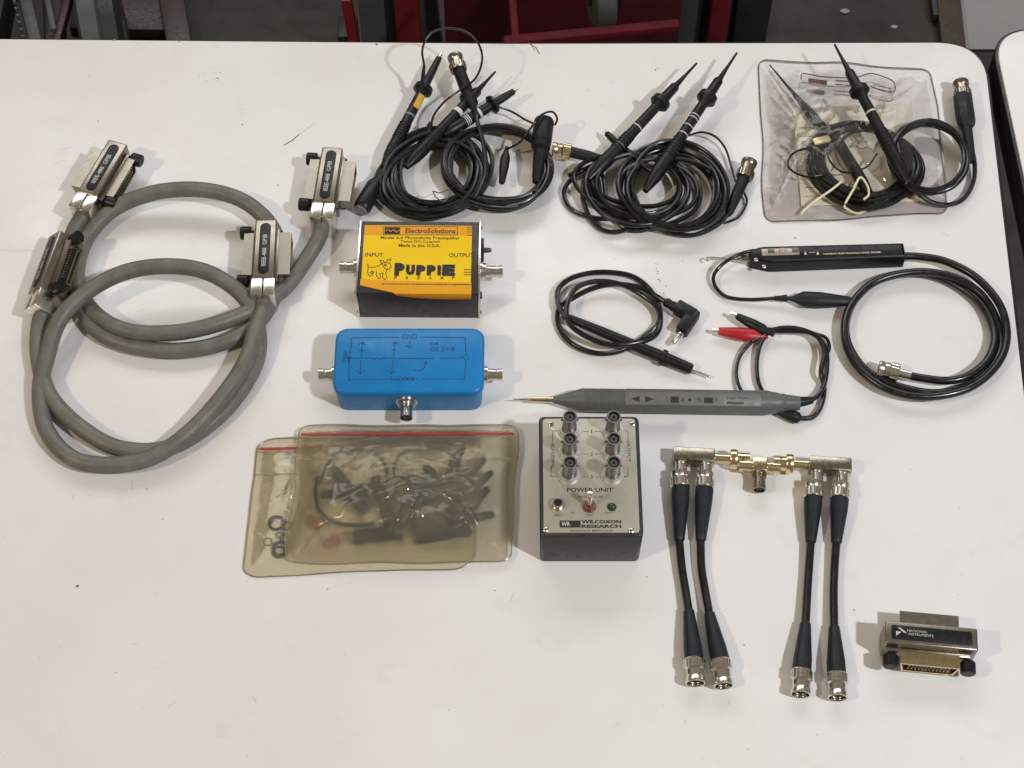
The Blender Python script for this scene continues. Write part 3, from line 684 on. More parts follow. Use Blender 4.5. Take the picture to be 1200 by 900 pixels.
# --- first heap: three probes
p1 = thing('oscilloscope_probe', at(480, 180, 0), 'black probe with an ochre tag, its lead looping past the table edge', 'probe', 'black oscilloscope probes')
o, Mx, L = scope_probe(p1, (518.5, 60), (449, 197), 16, 12, hook=False, flange=.33)
band(o, Mx, L, .56, .575, 4.65, CYAN)
MB().box(Mx @ RXm(-35) @ T(0, 0, 3.9), L * .40, L * .51, -2.6, 2.6, 0, 1.6, .4).build('marker_tag', YTAG, o)
wire(p1, [(495, 98, 22), (497, 78, 34), (495, 58, 46), (504, 40, 52), (523, 33, 54), (545, 37, 52), (560, 50, 48), (565, 70, 40), (557, 92, 32), (537, 107, 26), (521, 119, 24), (509, 134, 20), (505, 146, 17)], .95, name='ground_lead')
turned(p1, 'lead_sleeve', (494.5, 104), (497, 76), 20, 34, [(0, 0), (0, 1.9), (.6, 1.7), (1, 1.1), (1, 0)], BLACK, 10)
turned(p1, 'lead_sleeve', (505, 143), (501, 156), 18, 14, [(0, 0), (0, 1.6), (.3, 2.4), (1, 2.6), (1, 0)], BLACK, 10)
turned(p1, 'compensation_box', (449, 200), (423, 246), 9, 8, [(0, 0), (0, 3.2), (.25, 4.2), (.38, 6.9), (.9, 7.3), (.97, 7.0), (1, 6), (1, 0)], BLACK)
turned(p1, 'end_face', (423.4, 245.4), (422.2, 247.3), 8, 8, [(0, 0), (0, 5.6), (1, 5.4), (1, 0)], mat('grey_plastic_face', (.16, .17, .175), .5), 16)
wire(p1, [(449, 197, 12)] + coil((508, 205), 57, 44, 10, 200, 3, 3, 16, .13, rot=-14)[2:], 1.9, WIREG)
p2 = thing('oscilloscope_probe', at(520, 150, 0), 'black probe with fine hooked tip crossed by an upright metal plug', 'probe', 'black oscilloscope probes')
o, Mx, L = scope_probe(p2, (580.5, 84), (476, 196), 17, 17, hook=True, flange=.30)
band(o, Mx, L, .42, .45, 4.9, WTAG)
turned(p2, 'boot', (537, 80), (556, 130), 24, 20, [(0, 0), (0, 5.2), (.45, 5.4), (.7, 4.6), (1, 2.4), (1, 0)], RUBBER)
Mx, L = along((538, 83), (531.5, 61), 24, 24); bnc_plug(p2, Mx, TARN, .95, 17)
wire(p2, [(555, 127, 20), (560, 145, 19), (567, 172, 18), (569, 205, 16), (555, 232, 13), (530, 245, 10), (500, 243, 8), (472, 225, 8), (463, 198, 9)] + coil((512, 203), 52, 40, 6, 190, 17, 3, 14, .15, rot=-8)[1:], 1.9, WIREG)
MB().tube(path([(507, 206 + 18, 19), (512, 232, 20), (520, 236, 20), (526, 230, 20), (527, 222, 19), (516, 226, 20), (508, 224, 19)], 5), .5, 6).build('wire_tie', mat('grey_tie', (.12, .12, .12), .5), p2)
p3 = thing('oscilloscope_probe', at(580, 190, 0), 'black probe with bare metal tip and thick upright boot beside the gold plug', 'probe', 'black oscilloscope probes')
o, Mx, L = scope_probe(p3, (607, 104), (520, 158), 16, 14, hook=False, flange=.34)
band(o, Mx, L, .66, .72, 5.0, WTAG); band(o, Mx, L, .52, .55, 4.75, WTAG)
wire(p3, [(584, 125, 16), (600, 131, 12), (615, 140, 10), (628, 146, 9)], .9, name='ground_lead')
wire(p3, [(629, 205, 15), (632, 216, 11)] + coil((583, 195), 60, 45, 9, 30, 8, 3, 17, .075, rot=6)[1:], 2.0)
turned(p3, 'compensation_box', (638, 140), (628, 214), 24, 15, [(0, 0), (0, 7.2), (.03, 8.2), (.36, 8.3), (.36, 7.9), (.39, 7.9), (.39, 8.1), (.46, 7.8), (.49, 5.6), (.9, 3.9), (1, 2.8), (1, 0)], RUBBER)
wire(p3, [(650, 147, 24), (653, 139, 28), (647, 131, 32), (634, 135, 34), (622, 150, 30), (610, 166, 22), (600, 172, 17), (594, 175, 13)], .9, name='ground_lead')
clip(p3, (594, 172), (588, 215), 12, BLACK, 4.0, False)

# --- second heap: two probes
p4 = thing('oscilloscope_probe', at(740, 190, 0), 'black probe pointing up right whose gold plug touches the thick boot', 'probe', 'black oscilloscope probes')
o, Mx, L = scope_probe(p4, (816.5, 74), (690, 210), 22, 12, True, .34, 6.0)
band(o, Mx, L, .56, .568, 4.75, SILVERINK); band(o, Mx, L, .72, .728, 5.4, SILVERINK)
turned(p4, 'boot', (668, 178), (712, 188), 9, 9, [(0, 0), (0, 4.6), (.5, 4.4), (.9, 3.0), (1, 2.0), (1, 0)], BLUEBLK)
Mx, L = along((669, 178), (645, 174.5), 9, 10); bnc_plug(p4, Mx, GOLD, .9, 17)
wire(p4, [(708, 187, 9), (690, 196, 7), (672, 208, 6), (661, 224, 4), (668, 243, 3), (690, 254, 3), (720, 256, 3), (750, 250, 6)] + coil((748, 217), 58, 36, 7, 60, 5, 4, 15, .16, rot=8)[1:], 1.9)
turned(p4, 'small_plug', (708.5, 154), (722, 167), 8, 11, [(0, 0), (0, .8), (.22, .9), (.22, 2.6), (.8, 3.0), (1, 2.4), (1, 0)], BLACK, 12)
MB().lathe(along((707.6, 153), (713, 158), 8, 9)[0], [(0, 0), (0, .95), (3, 1.0), (3, 0)], 8).build('plug_tip', NICKEL, p4)
wire(p4, [(723, 168, 11), (740, 180, 14), (756, 196, 16), (772, 204, 17)], 2.2, name='ground_lead')
p5 = thing('oscilloscope_probe', at(800, 190, 0), 'black probe with the farthest right tip, silver plug beside its coil', 'probe', 'black oscilloscope probes')
o, Mx, L = scope_probe(p5, (863.5, 62), (756, 224), 24, 16, True, .33, 6.0)
for f in (.47, .49, .545, .60): band(o, Mx, L, f, f + .006, 4.75, SILVERINK)
Mx2, L2 = along((872, 209), (879, 187), 9, 11); bnc_plug(p5, Mx2, TARN, .95, 18)
turned(p5, 'boot', (873, 206), (853, 252), 9, 7, [(0, 0), (0, 5.0), (.5, 4.6), (.9, 3.6), (1, 2.4), (1, 0)], RUBBER)
wire(p5, [(854, 250, 7), (840, 264, 5), (815, 275, 4), (785, 273, 4), (760, 262, 5), (742, 245, 6)] + coil((790, 221), 58, 46, 9, 150, 11, 4, 18, .12, rot=10)[1:], 1.9)
wire(p5, [(806, 159, 14), (822, 155, 12), (838, 160, 9), (850, 174, 6), (857, 195, 5), (862, 212, 9), (872, 226, 5), (875, 238, 3), (866, 254, 3), (852, 261, 4)], .95, name='ground_lead')
wire(p5, [(660, 221, 3), (666, 206, 3), (684, 199, 4), (705, 204, 6)][1:] + [(712, 240, 6), (730, 266, 3), (752, 270, 3), (775, 262, 5)], 1.9)
wire(p5, [(684, 212, 4), (683, 232, 3), (692, 256, 3), (708, 270, 3), (728, 271, 3), (746, 262, 4), (752, 248, 8), (740, 232, 12)], 1.9)

# ------------------------------------------------------------------ clear bags
def bag_sheet(corners, hfun, rim, cr=.10, n=110, m=80, seedz=0, creases=(), soft=.16, crk=1.0, wob=.0022):
    """closed film bag: corners (tl, tr, br, bl) in picture pixels; returns world builder"""
    tl, tr_, br, bl = [at(*c, 0) for c in corners]
    def P(u, v): return (tl * (1 - u) + tr_ * u) * (1 - v) + (bl * (1 - u) + br * u) * v
    def rnd(u, v):
        a, b = 2 * u - 1, 2 * v - 1; sa, sb = math.copysign(1, a), math.copysign(1, b); a, b = abs(a), abs(b); k = 1 - cr * 2
        if a > k and b > k:
            p, q_ = (a - k) / (1 - k), (b - k) / (1 - k)
            p, q_ = p * math.sqrt(1 - q_ * q_ / 2), q_ * math.sqrt(1 - p * p / 2); a, b = k + p * (1 - k), k + q_ * (1 - k)
        return (sa * a + 1) / 2, (sb * b + 1) / 2
    top = []; bot = []
    for j in range(m + 1):
        for i in range(n + 1):
            u, v = rnd(i / n, j / m); q_ = P(u, v) + Vector((noise.noise(Vector((v * 3.1, u * 1.3, seedz + 20))), noise.noise(Vector((u * 3.1, v * 1.3, seedz + 30))), 0)) * wob
            d = min(i / n, 1 - i / n) * 1.4, min(j / m, 1 - j / m)
            e = max(0, min(1, (min(d) - rim) / soft)); e = e * e * (3 - 2 * e)
            wav = .0009 * noise.noise(Vector((u * 3, v * 3, seedz)))
            h = .0007 + e * hfun(u, v) * .001
            nzv = noise.noise(Vector((u * 7, v * 5, seedz + 3))) * .5 + noise.noise(Vector((u * 17 + v * 6, v * 12, seedz + 9))) * .22
            rg = max(0, 1 - 6 * abs(noise.noise(Vector((u * 4.5 + v * 2, v * 4 - u * 1.5, seedz + 40))))) ** 2 + .7 * max(0, 1 - 7 * abs(noise.noise(Vector((u * 9 - v * 4, v * 8, seedz + 50))))) ** 2
            h += .0013 * crk * e * rg
            for (c0, c1, amp) in creases:
                A_, B_ = Vector(c0), Vector(c1); X_ = Vector((u, v)); t_ = max(0, min(1, (X_ - A_).dot(B_ - A_) / (B_ - A_).length_squared))
                h += amp * .001 * e * math.exp(-((X_ - A_.lerp(B_, t_)).length / .013) ** 2) * min(1, 4 * t_ + .2, 4 * (1 - t_) + .2)
            top.append(q_ + Vector((0, 0, h * (1 + .25 * nzv) + e * .0012 * nzv + abs(wav)))); bot.append(q_ + Vector((0, 0, .0003)))
    idx = lambda i, j: j * (n + 1) + i
    fs = []
    off = len(top)
    for j in range(m):
        for i in range(n):
            fs.append((idx(i, j), idx(i, j + 1), idx(i + 1, j + 1), idx(i + 1, j))); fs.append((off + idx(i, j), off + idx(i + 1, j), off + idx(i + 1, j + 1), off + idx(i, j + 1)))
    ring = [idx(i, 0) for i in range(n)] + [idx(n, j) for j in range(m)] + [idx(i, m) for i in range(n, 0, -1)] + [idx(0, j) for j in range(m, 0, -1)]
    for a, b in zip(ring, ring[1:] + ring[:1]): fs.append((a, b, off + b, off + a))
    rim_pts = [top[k] for k in ring] + [top[ring[0]]]
    return MB().add(top + bot, fs), rim_pts, P
def g(u, v, cu, cv, su, sv): return math.exp(-((u - cu) / su) ** 2 - ((v - cv) / sv) ** 2)
SEAM = film('welded_film_edge', (.86, .83, .72), .3, (.55, .50, .38), .2, .2)

# --- two stacked yellowish zip bags
FA = film('yellowed_film', (.97, .945, .88), .12, (.66, .60, .47), .12, .5, 40)
FB = film('cloudy_yellowed_film', (.985, .955, .88), .14, (.66, .58, .43), .12, .22, 30, blur=.55)
REDZ = mat('red_zip_strip', (.36, .03, .036), .4)
bA = thing('zip_bag', at(420, 590, 0), 'lower yellowed zip bag holding small rings, mostly under the other', 'bag', 'yellowed zip bags')
ca = [(303, 514), (566, 508), (552, 667), (283, 678)]
mb, rim, PA = bag_sheet(ca, lambda u, v: 3.0, .03, .09, seedz=1, wob=.003, crk=.8, creases=[((.12, .25), (.1, .6), 2), ((.2, .3), (.16, .5), 1.5)])
fa = mb.build('film', FA, bA, ang=180); MB().tube(rim, .55, 6).build('welded_edge', SEAM, bA)
def zipper(t, P, v, h, x0=.015, x1=.985):
    z = MB()
    for k in range(20):
        u0, u1 = x0 + (x1 - x0) * k / 20, x0 + (x1 - x0) * (k + 1) / 20
        a, b, c_, d_ = P(u0, v), P(u1, v), P(u1, v + .014), P(u0, v + .014)
        z.add([q_ + Vector((0, 0, h * .001)) for q_ in (a, b, c_, d_)] + [q_ + Vector((0, 0, h * .001 - .0007)) for q_ in (a, b, c_, d_)], [(0, 1, 2, 3), (4, 7, 6, 5), (0, 4, 5, 1), (2, 6, 7, 3)])
    z.build('zip_strip', REDZ, t, smooth=False)
    for dv in (.032, .2):
        MB().tube([P(x0 + (x1 - x0) * k / 24, v + dv) + Vector((0, 0, h * .001 + .0004)) for k in range(25)], .5, 6).build('zip_rib', SEAM, t)
zipper(bA, PA, .085, 3.3)
ORING = mat('black_o_ring', (.02, .02, .018), .5)
for k, (px, py, r, w, lab) in enumerate(((324, 613, 5.2, 1.1, 'large black ring nearest the zip in the lower bag'), (336, 616, 3.2, .7, 'small black ring beside the large ring in the lower bag'), (328, 627, 2.2, .5, 'tiny dark ring in the middle of the lower bag cluster'),
                               (314, 635, 3.0, .4, 'thin grey ring leftmost in the lower bag'), (334, 631, 3.0, .6, 'thin dark ring under the tiny ring in the lower bag'), (329, 643, 5.2, 1.1, 'thick black ring nearest the bottom of the lower bag'), (327, 647, 4.2, .9, 'black ring overlapping the bottom thick ring in the lower bag'))):
    c = at(px, py, 1.6 + .3 * (k % 3)); pts = [c + Vector((r * .001 * math.cos(a * 6.2832 / 24), r * .001 * math.sin(a * 6.2832 / 24), 0)) for a in range(25)]
    tag(MB().tube(pts, w, 7).build('o_ring', ORING if w > .5 else mat('grey_ring', (.15, .14, .12), .4)), lab, 'ring', 'sealing rings in the lower zip bag')
bB = thing('zip_bag', at(470, 585, 4), 'upper cloudy zip bag full of black probe accessories', 'bag', 'yellowed zip bags')
cb = [(351, 503), (606, 502), (602, 663), (335, 663)]
HB = lambda u, v: 9 + 14 * g(u, v, .42, .45, .24, .25) + 12 * g(u, v, .62, .78, .22, .2) + 10 * g(u, v, .78, .42, .18, .28) + 8 * g(u, v, .3, .75, .2, .2) + 2.2 * abs(math.sin(9 * u + 5 * v)) * g(u, v, .68, .72, .2, .2)
mb, rim, PB = bag_sheet(cb, HB, .02, .06, seedz=5, soft=.2, wob=.003, creases=[((.46, .60), (.78, .52), 2), ((.58, .70), (.68, .61), 3), ((.68, .61), (.76, .66), 3), ((.76, .66), (.91, .93), 3), ((.58, .7), (.57, .9), 2), ((.34, .93), (.42, .88), 2), ((.57, .92), (.68, .87), 2), ((.3, .12), (.9, .17), 1.5), ((.12, .2), (.1, .7), 1.2)])
mb.v = [(x, y, z + .0042) for x, y, z in mb.v]; rim = [q_ + Vector((0, 0, .0042)) for q_ in rim]
fb = mb.build('film', FB, bB, ang=180); fb.data.materials.append(FA)
for k_, p_ in enumerate(fb.data.polygons): p_.material_index = 1 if p_.normal.z < -.5 else 0
MB().tube(rim, .55, 6).build('welded_edge', SEAM, bB)
zipper(bB, lambda u, v: PB(u, v) + Vector((0, 0, .0042)), .075, 4.5)
grp = 'black accessories inside the upper zip bag'
def inside(name, mbs, mtl, lab, cat): return tag(mbs.build(name, mtl), lab, cat, grp)
MB_ = MB
inside('accessory_lead', MB().tube(path([(372, 560, 8), (370, 580, 8), (376, 600, 8), (392, 612, 8), (418, 615, 9), (440, 613, 9)] [::-1] + [(374, 566, 11), (384, 543, 10), (402, 530, 9), (430, 528, 10), (448, 540, 11), (454, 560, 11), (450, 580, 10)], 6), 1.5, 8), WIRE, 'thin black lead curled in the left half of the upper zip bag', 'lead')
def lay(p0, p1, z, prof, n=14):
    Mx, L = along(p0, p1, z); return MB().lathe(Mx, [(f * L, r) for f, r in prof], n)
inside('probe_sleeve', lay((390, 548), (428, 600), 9, [(0, 0), (0, 2), (.2, 4.5), (.9, 5), (1, 3), (1, 0)]), BLACK, 'black sleeve slanting inside the lead loop of the upper bag', 'sleeve')
inside('probe_sleeve', lay((376, 582), (455, 572), 10, [(0, 0), (0, 1), (.1, 3.6), (.6, 5.5), (1, 5.5), (1, 0)]), BLACK, 'long black sleeve lying level at the middle left of the upper bag', 'sleeve')
inside('probe_sleeve', lay((414, 630), (472, 622), 9, [(0, 0), (0, 5), (.1, 5.4), (.9, 5.4), (1, 4.6), (1, 0)]), BLUEBLK, 'thick blue black cylinder at the bottom middle of the upper bag', 'sleeve')
inside('probe_sleeve', lay((470, 560), (535, 590), 11, [(0, 0), (0, 4), (.2, 6.5), (.9, 7), (1, 5), (1, 0)]), BLACK, 'broad black sleeve in the centre of the upper bag', 'sleeve')
inside('probe_sleeve', lay((470, 590), (540, 570), 16, [(0, 0), (0, 4), (.2, 7), (.9, 6), (1, 4), (1, 0)]), BLACK, 'black sleeve crossing the broad one in the upper bag', 'sleeve')
inside('adapter_block', MB().box(along((490, 644), (545, 633), 5)[0], 0, 36, 3, 24, -1, 7, 2.5), BLUEBLK, 'dark blue grey block at the lower middle of the upper bag', 'adapter')
for k, (a, b, lab) in enumerate((((525, 560), (543, 525), 'black hook clip pointing to the zip in the upper bag'), ((535, 575), (567, 537), 'longest black hook clip on the right of the upper bag'), ((545, 580), (576, 553), 'black hook clip second from top right in the upper bag'),
                             ((545, 600), (572, 572), 'black hook clip in the middle right of the upper bag'), ((530, 612), (579, 603), 'blunt black clip pointing right low in the upper bag'), ((522, 622), (556, 606), 'black clip slanting above the dark block in the upper bag'))):
    inside('hook_clip', lay(a, b, 9 + 1.5 * (k % 2), [(0, 0), (0, 3.5), (.3, 4.6), (.6, 3.2), (.95, 2.6), (1, 1.5), (1, 0)]), BLACK, lab, 'clip')
for k, (a, b, r_, lab) in enumerate((((440, 560), (462, 625), 4.5, 'black sleeve standing along the middle of the upper bag'), ((468, 615), (500, 560), 5.5, 'black sleeve slanting left of the dark block in the upper bag'),
                                 ((520, 600), (560, 590), 5, 'short black sleeve behind the blunt clip in the upper bag'), ((500, 548), (520, 580), 4.5, 'black sleeve nearest the zip in the centre of the upper bag'), ((552, 626), (520, 606), 4, 'black sleeve right of the dark block in the upper bag'))):
    inside('probe_sleeve', lay(a, b, 8 + 1.3 * (k % 3), [(0, 0), (0, r_ * .7), (.15, r_), (.85, r_), (1, r_ * .6), (1, 0)]), BLACK, lab, 'sleeve')
inside('accessory_lead', MB().tube(path([(450, 600, 8), (464, 575, 9), (462, 545, 9), (480, 530, 8), (510, 528, 8), (532, 534, 8), (540, 548, 8)], 6), 1.1, 8), WIRE, 'thin dark lead arching under the zip in the upper bag', 'lead')
PINK = mat('faded_red_plastic', (.30, .12, .08), .5)
inside('red_cap', lay((362, 606), (375, 618), 7, [(0, 0), (0, 3), (1, 3), (1, 0)]), PINK, 'faint red cap nearest the left edge of the upper bag', 'cap')
inside('red_cap', lay((382, 640), (398, 628), 7, [(0, 0), (0, 3), (1, 3), (1, 0)]), PINK, 'faint red cap near the bottom left of the upper bag', 'cap')

# --- greyish bag with a probe in it, and the probe lying on it
FC = film('grey_clear_film', (.915, .895, .885), .07, (.46, .41, .40), .07, .3, 30)
bC = thing('clear_bag', at(1000, 170, 0), 'grey clear plastic bag with printed flap holding a coiled probe', 'bag')
cc = [(888, 70), (1092, 82), (1110, 252), (896, 263)]
HC = lambda u, v: 6.5 + 11 * g(u, v, .56, .62, .36, .34) + 2 * abs(math.sin(5 * u - 6 * v)) * g(u, v, .2, .25, .3, .3)
mb, rim, PC = bag_sheet(cc, HC, .012, .055, seedz=9, soft=.36, crk=1.2, wob=.004, creases=[((.05, .05), (.3, .4), 2), ((.95, .1), (.7, .35), 1.5), ((.08, .55), (.16, .6), 2), ((.8, .5), (.95, .7), 1.5), ((.1, .9), (.4, .97), 1.2)])
fc = mb.build('film', FC, bC, ang=180); MB().tube(rim, .45, 6).build('welded_edge', film('grey_weld', (.85, .82, .8), .25, (.4, .38, .37), .2, .2), bC)
pr = MB(); PI = mat('brown_print', (.10, .04, .03), .6)
def cpt(px, py): return at(px, py, 6)
for pts in ([(939, 93), (939, 88), (943, 86), (965, 90), (1000, 91), (1012, 88), (1022, 86), (1036, 90), (1046, 95), (1049, 102), (1048, 107), (1042, 108), (1030, 105), (1020, 101)],):
    w_ = [cpt(*p_) for p_ in pts]; MB().tube(crom(w_, 4), .45, 6).build('printed_outline', PI, bC)
Mx, L = along((947, 94), (969, 97), 6.5)
pr.box(Mx, 0, L, -2.6, 2.2, 0, .3); Mx, L = along((980, 96), (1008, 98), 6.5); fine_print(pr, Mx, 0, L, 1.2, 1.6, .2, 5); fine_print(pr, Mx, 0, L, -3, 1.3, .2, 6)
Mx, L = along((1024, 100), (1044, 104), 6.5); fine_print(pr, Mx, 0, L, 0, .9, .2, 7); fine_print(pr, Mx, 0, L, -3, .7, .2, 8); pr.build('printed_lettering', PI, bC, smooth=False)
mn = MB(); q4 = [at(929, 127, 1.2), at(1068, 122, 1.2), at(1076, 236, 1.2), at(939, 242, 1.2)]
mn.add([p_ for p_ in q4] + [p_ + Vector((0, 0, .0008)) for p_ in q4], [(3, 2, 1, 0), (4, 5, 6, 7), (0, 1, 5, 4), (1, 2, 6, 5), (2, 3, 7, 6), (3, 0, 4, 7)])
man = thing('folded_manual', at(1000, 190, 1), 'aged paper leaflet inside the grey bag under the coil', 'leaflet')
mn.build('paper', MANUAL, man, smooth=False)
pt = MB()
for k in range(9):
    a = at(936 + k * .9, 150 + 10 * k, 2.1); b = at(936 + k * .9 + random.Random(k).uniform(14, 40), 150 + 10 * k - .6, 2.1); line(pt, I1, [(a.x * 1000, a.y * 1000), (b.x * 1000, b.y * 1000)], .5, 2.15)
c = [at(1010 + 6 * math.cos(k * .524), 170 + 4 * math.sin(k * .524), 2.1) for k in range(13)]; line(pt, I1, [(p_.x * 1000, p_.y * 1000) for p_ in c], .5, 2.15)
pt.build('printed_lines', INK, man, smooth=False)
pi = thing('oscilloscope_probe', at(1000, 190, 2), 'black probe coiled inside the grey bag with pale metal hooks', 'probe', 'black oscilloscope probes')
turned(pi, 'probe_body', (902, 76), (962, 148), 4, 7, [(0, 0), (0, .5), (.35, 1.0), (.6, 2.5), (.75, 4.0), (1, 4.4), (1, 0)], BLACK)
turned(pi, 'probe_sleeve', (978, 160), (1018, 226), 11, 10, [(0, 0), (0, 3), (.1, 4.6), (.8, 5), (1, 3.5), (1, 0)], BLACK)
wire(pi, [(962, 148, 7)] + coil((1012, 191), 58, 44, 11, 215, 21, 3, 11, .11, rot=12)[1:], 1.8)
wire(pi, [(965, 205, 12), (945, 207, 12), (928, 200, 12), (923, 190, 12), (932, 178, 12), (955, 171, 12), (968, 160, 12)], .9, name='ground_lead')
wire(pi, [(968, 160, 12), (968, 175, 13), (975, 192, 13), (990, 202, 13), (1015, 196, 13), (1028, 180, 13)], .8, name='ground_lead')
CREAM = mat('cream_metal_hook', (.75, .68, .42), .35)
wire(pi, [(939, 251, 5), (942, 247, 6), (955, 236, 9), (975, 222, 12), (986, 213, 13)], 1.0, CREAM, 'hook_wire')
wire(pi, [(1015, 247, 4), (1004, 250, 5), (993, 245, 7), (990, 240, 9), (1000, 222, 14), (1008, 208, 15), (1016, 217, 15), (1018, 228, 14), (1012, 234, 12)], 1.0, CREAM, 'hook_wire')
MB().box(along((953, 168), (974, 163), 12)[0], 0, 14, -3, 3, 0, 3, .6).build('cream_tag', CREAM, pi)
p6 = thing('oscilloscope_probe', at(1050, 150, 0), 'black probe lying on top of the grey bag, plug at table corner', 'probe', 'black oscilloscope probes')
o, Mx, L = scope_probe(p6, (978, 52), (1064, 214), 34, 22, True, .34, 6.0)
band(o, Mx, L, .50, .512, 4.75, SILVERINK)
wire(p6, [(1063, 211, 22)] + coil((1088, 184), 44, 40, 6.4, 170, 31, 8, 20, .05, rot=15)[1:], 1.9)
wire(p6, [(1060, 205, 20), (1072, 222, 15), (1090, 236, 8), (1112, 240, 4), (1130, 232, 4), (1141, 212, 5), (1142, 190, 7), (1138, 172, 8)], 1.9)
turned(p6, 'compensation_box', (1128, 112), (1133, 150), 10, 10, [(0, 0), (0, 7.2), (.05, 8), (.75, 8.2), (.9, 7), (1, 5), (1, 0)], BLUEBLK, 8)
turned(p6, 'boot', (1132, 146), (1139, 190), 10, 8, [(0, 0), (0, 4.6), (.3, 4.4), (.8, 3.6), (1, 2.6), (1, 0)], RUBBER)
Mx, L = along((1129, 115), (1125.5, 95), 10, 11); bnc_plug(p6, Mx, TARN, .98, 17)

# ------------------------------------------------------------------ black logic probe with coaxial coil
lp = thing('logic_probe', at(965, 312, 0), 'flat black logic probe with clear window and thick coiled cable', 'probe')
Mx, L = along((876, 313), (1057, 307), 0); M = Mx
body = rounded([(0, -1), (16, -6), (L, -5.5), (L, 8.5), (10, 9.5), (0, 6)], [3, 3, 1.5, 1.5, 4, 3], 5)
MB().prism(M, body, 1, 15, 2.4, 3).build('body', BLACK, lp)
ZL = 15
wn = MB(); a = lc(M, 893, 300, ZL); b = lc(M, 936, 290, ZL); wn.box(M, a.x, b.x, a.y, b.y, 12.5, ZL + .5, .8)
w = wn.build('window', mat('cream_window', (.34, .30, .24), .2, var=.3, vscale=300, coat=.5), lp)
MB().box(M, a.x + 14, a.x + 20, b.y - 5.5, b.y - .6, ZL + .2, ZL + 1.2, .3).build('pink_lamp', mat('pink_lamp_lens', (.42, .27, .25), .3), w)
for dx in (5, 24): MB().box(M, a.x + dx, a.x + dx + 5, b.y - 5, b.y - 1, ZL + .2, ZL + .9, .3).build('dark_lamp', mat('brown_lamp_lens', (.12, .07, .05), .3), w)
tx = MB(); tpx(tx, M, 'HANSON ELECTRONICS LOGIC PROBE', (965, 298.6), (1032, 294.6), ZL, .12, .035)
for px in (944, 958.5):
    a = lc(M, px, 298.5, ZL); tx.add([(a.x - 1.2, a.y, ZL + .12), (a.x + 1.2, a.y, ZL + .12), (a.x, a.y + 3.4, ZL + .12)], [(0, 1, 2)], M)
lpx(tx, M, [(948, 296), (955, 295.7)], .5, ZL, .12)
tx.build('lettering', mat('cream_print', (.55, .52, .38), .5), lp, smooth=False)
for px, py in ((895.5, 312), (886, 304)): screw(lp, M, *tuple(lc(M, px, py, ZL))[:2], ZL - .2, 1.7)
MB().lathe(M @ T(-9, 3, 8), [(0, 0), (0, .8), (3, 1.2), (3, 2.4), (10, 3.4), (10, 0)], 12).build('tip_collar', TARN, lp)
wire(lp, [(872, 305, 8), (855, 304, 7), (838, 302, 6), (829, 302, 6), (827, 304, 6), (830, 306, 6)], .7, NICKEL, 'tip_hook')
wire(lp, [(892, 293, 11), (876, 295, 12), (860, 301, 13), (845, 311, 9), (836.5, 323, 6), (838, 335, 4), (848, 346, 3), (862, 350, 3), (885, 351, 4), (912, 349, 6)], 1.5, name='ground_lead')
turned(lp, 'strain_relief', (908, 349.5), (922, 349.5), 6, 6, [(0, 0), (0, 1.9), (.5, 2.2), (1, 3.0), (1, 0)], RUBBER, 10)
clip(lp, (918, 349.5), (997, 353), 7, BLUEBLK, 6.6, False)
wire(lp, [(1054, 300, 8), (1080, 301, 8), (1110, 307, 9), (1145, 326, 10), (1172, 358, 11), (1180, 395, 10), (1168, 428, 9), (1135, 455, 9), (1085, 465, 9), (1040, 456, 9), (1005, 430, 8), (990, 395, 8), (996, 360, 8), (1024, 331, 8),
          (1070, 319, 9), (1115, 324, 9), (1150, 345, 7), (1170, 380, 5), (1172, 412, 4), (1150, 442, 4), (1105, 460, 4), (1060, 455, 4), (1020, 438, 4), (997, 410, 4), (991, 380, 4), (1003, 350, 4), (1032, 327, 4), (1072, 320, 4), (1112, 330, 4),
          (1148, 355, 5), (1165, 390, 6), (1158, 420, 7), (1135, 440, 8), (1110, 446, 8), (1080, 443, 7), (1060, 439, 7)], 3.1, WIRE, n=12)
Mx, L = along((1058, 438), (1026, 430.5), 7.5); bnc_plug(lp, Mx @ T(3, 0, 0), NICKEL, .92, 17)
MB().lathe(Mx, [(-6, 0), (-6, 3.5), (4, 3.6), (4, 0)], 14).build('ferrule', NICKEL, lp)

# ------------------------------------------------------------------ grey logic pulser
pl = thing('logic_pulser', at(780, 478, 0), 'long grey pen shaped pulser with ribbed grip and bare needle', 'pulser')
GPL = mat('grey_pulser_plastic', (.105, .11, .10), .5, var=.1, bump=.15)
Mx, L = along((648, 468.5), (937, 472.5), 9); M = Mx
f = L / 289
pr_ = [(0, 0), (0, 2.2), (6 * f, 3.4), (34 * f, 9)]
for k in range(22): pr_ += [((36 + 2.2 * k) * f, 9.2), ((37.2 + 2.2 * k) * f, 8.75)]
pr_ += [(86 * f, 9.2), (252 * f, 9.2), (256 * f, 8.4), (258 * f, 8.2), (262 * f, 8.0), (266 * f, 6.9), (270 * f, 7.2), (272 * f, 6.6), (289 * f, 5.2), (289 * f, 0)]
MB().lathe(M, pr_, 28).build('body', GPL, pl, ang=30)
MB().lathe(M @ T(-26 * f, 0, 0), [(0, 0), (0, 1.9), (4, 2.1), (26 * f, 2.2), (26 * f, 0)], 14).build('ferrule', GOLD, pl)
MB().lathe(M @ T(-48 * f, 0, 0), [(0, 0), (1, .35), (6, .6), (24 * f, .9), (24 * f, 0)], 8).build('needle', NICKEL, pl)
Mf = M @ RXm(22)
ip = MB().box(Mf, 84 * f, 242 * f, -4.4, 4.4, 8.6, 9.35, .3).build('label_plate', mat('grey_label_plate', (.14, .145, .13), .5), pl)
tx = MB(); zt = 9.45
for x, d in ((96, -1), (112, 1)):
    tx.add([(x * f - 3 * d, 2.4, zt), (x * f - 3 * d, -2.4, zt), (x * f + 3.4 * d, 0, zt)], [(0, 1, 2)], Mf)
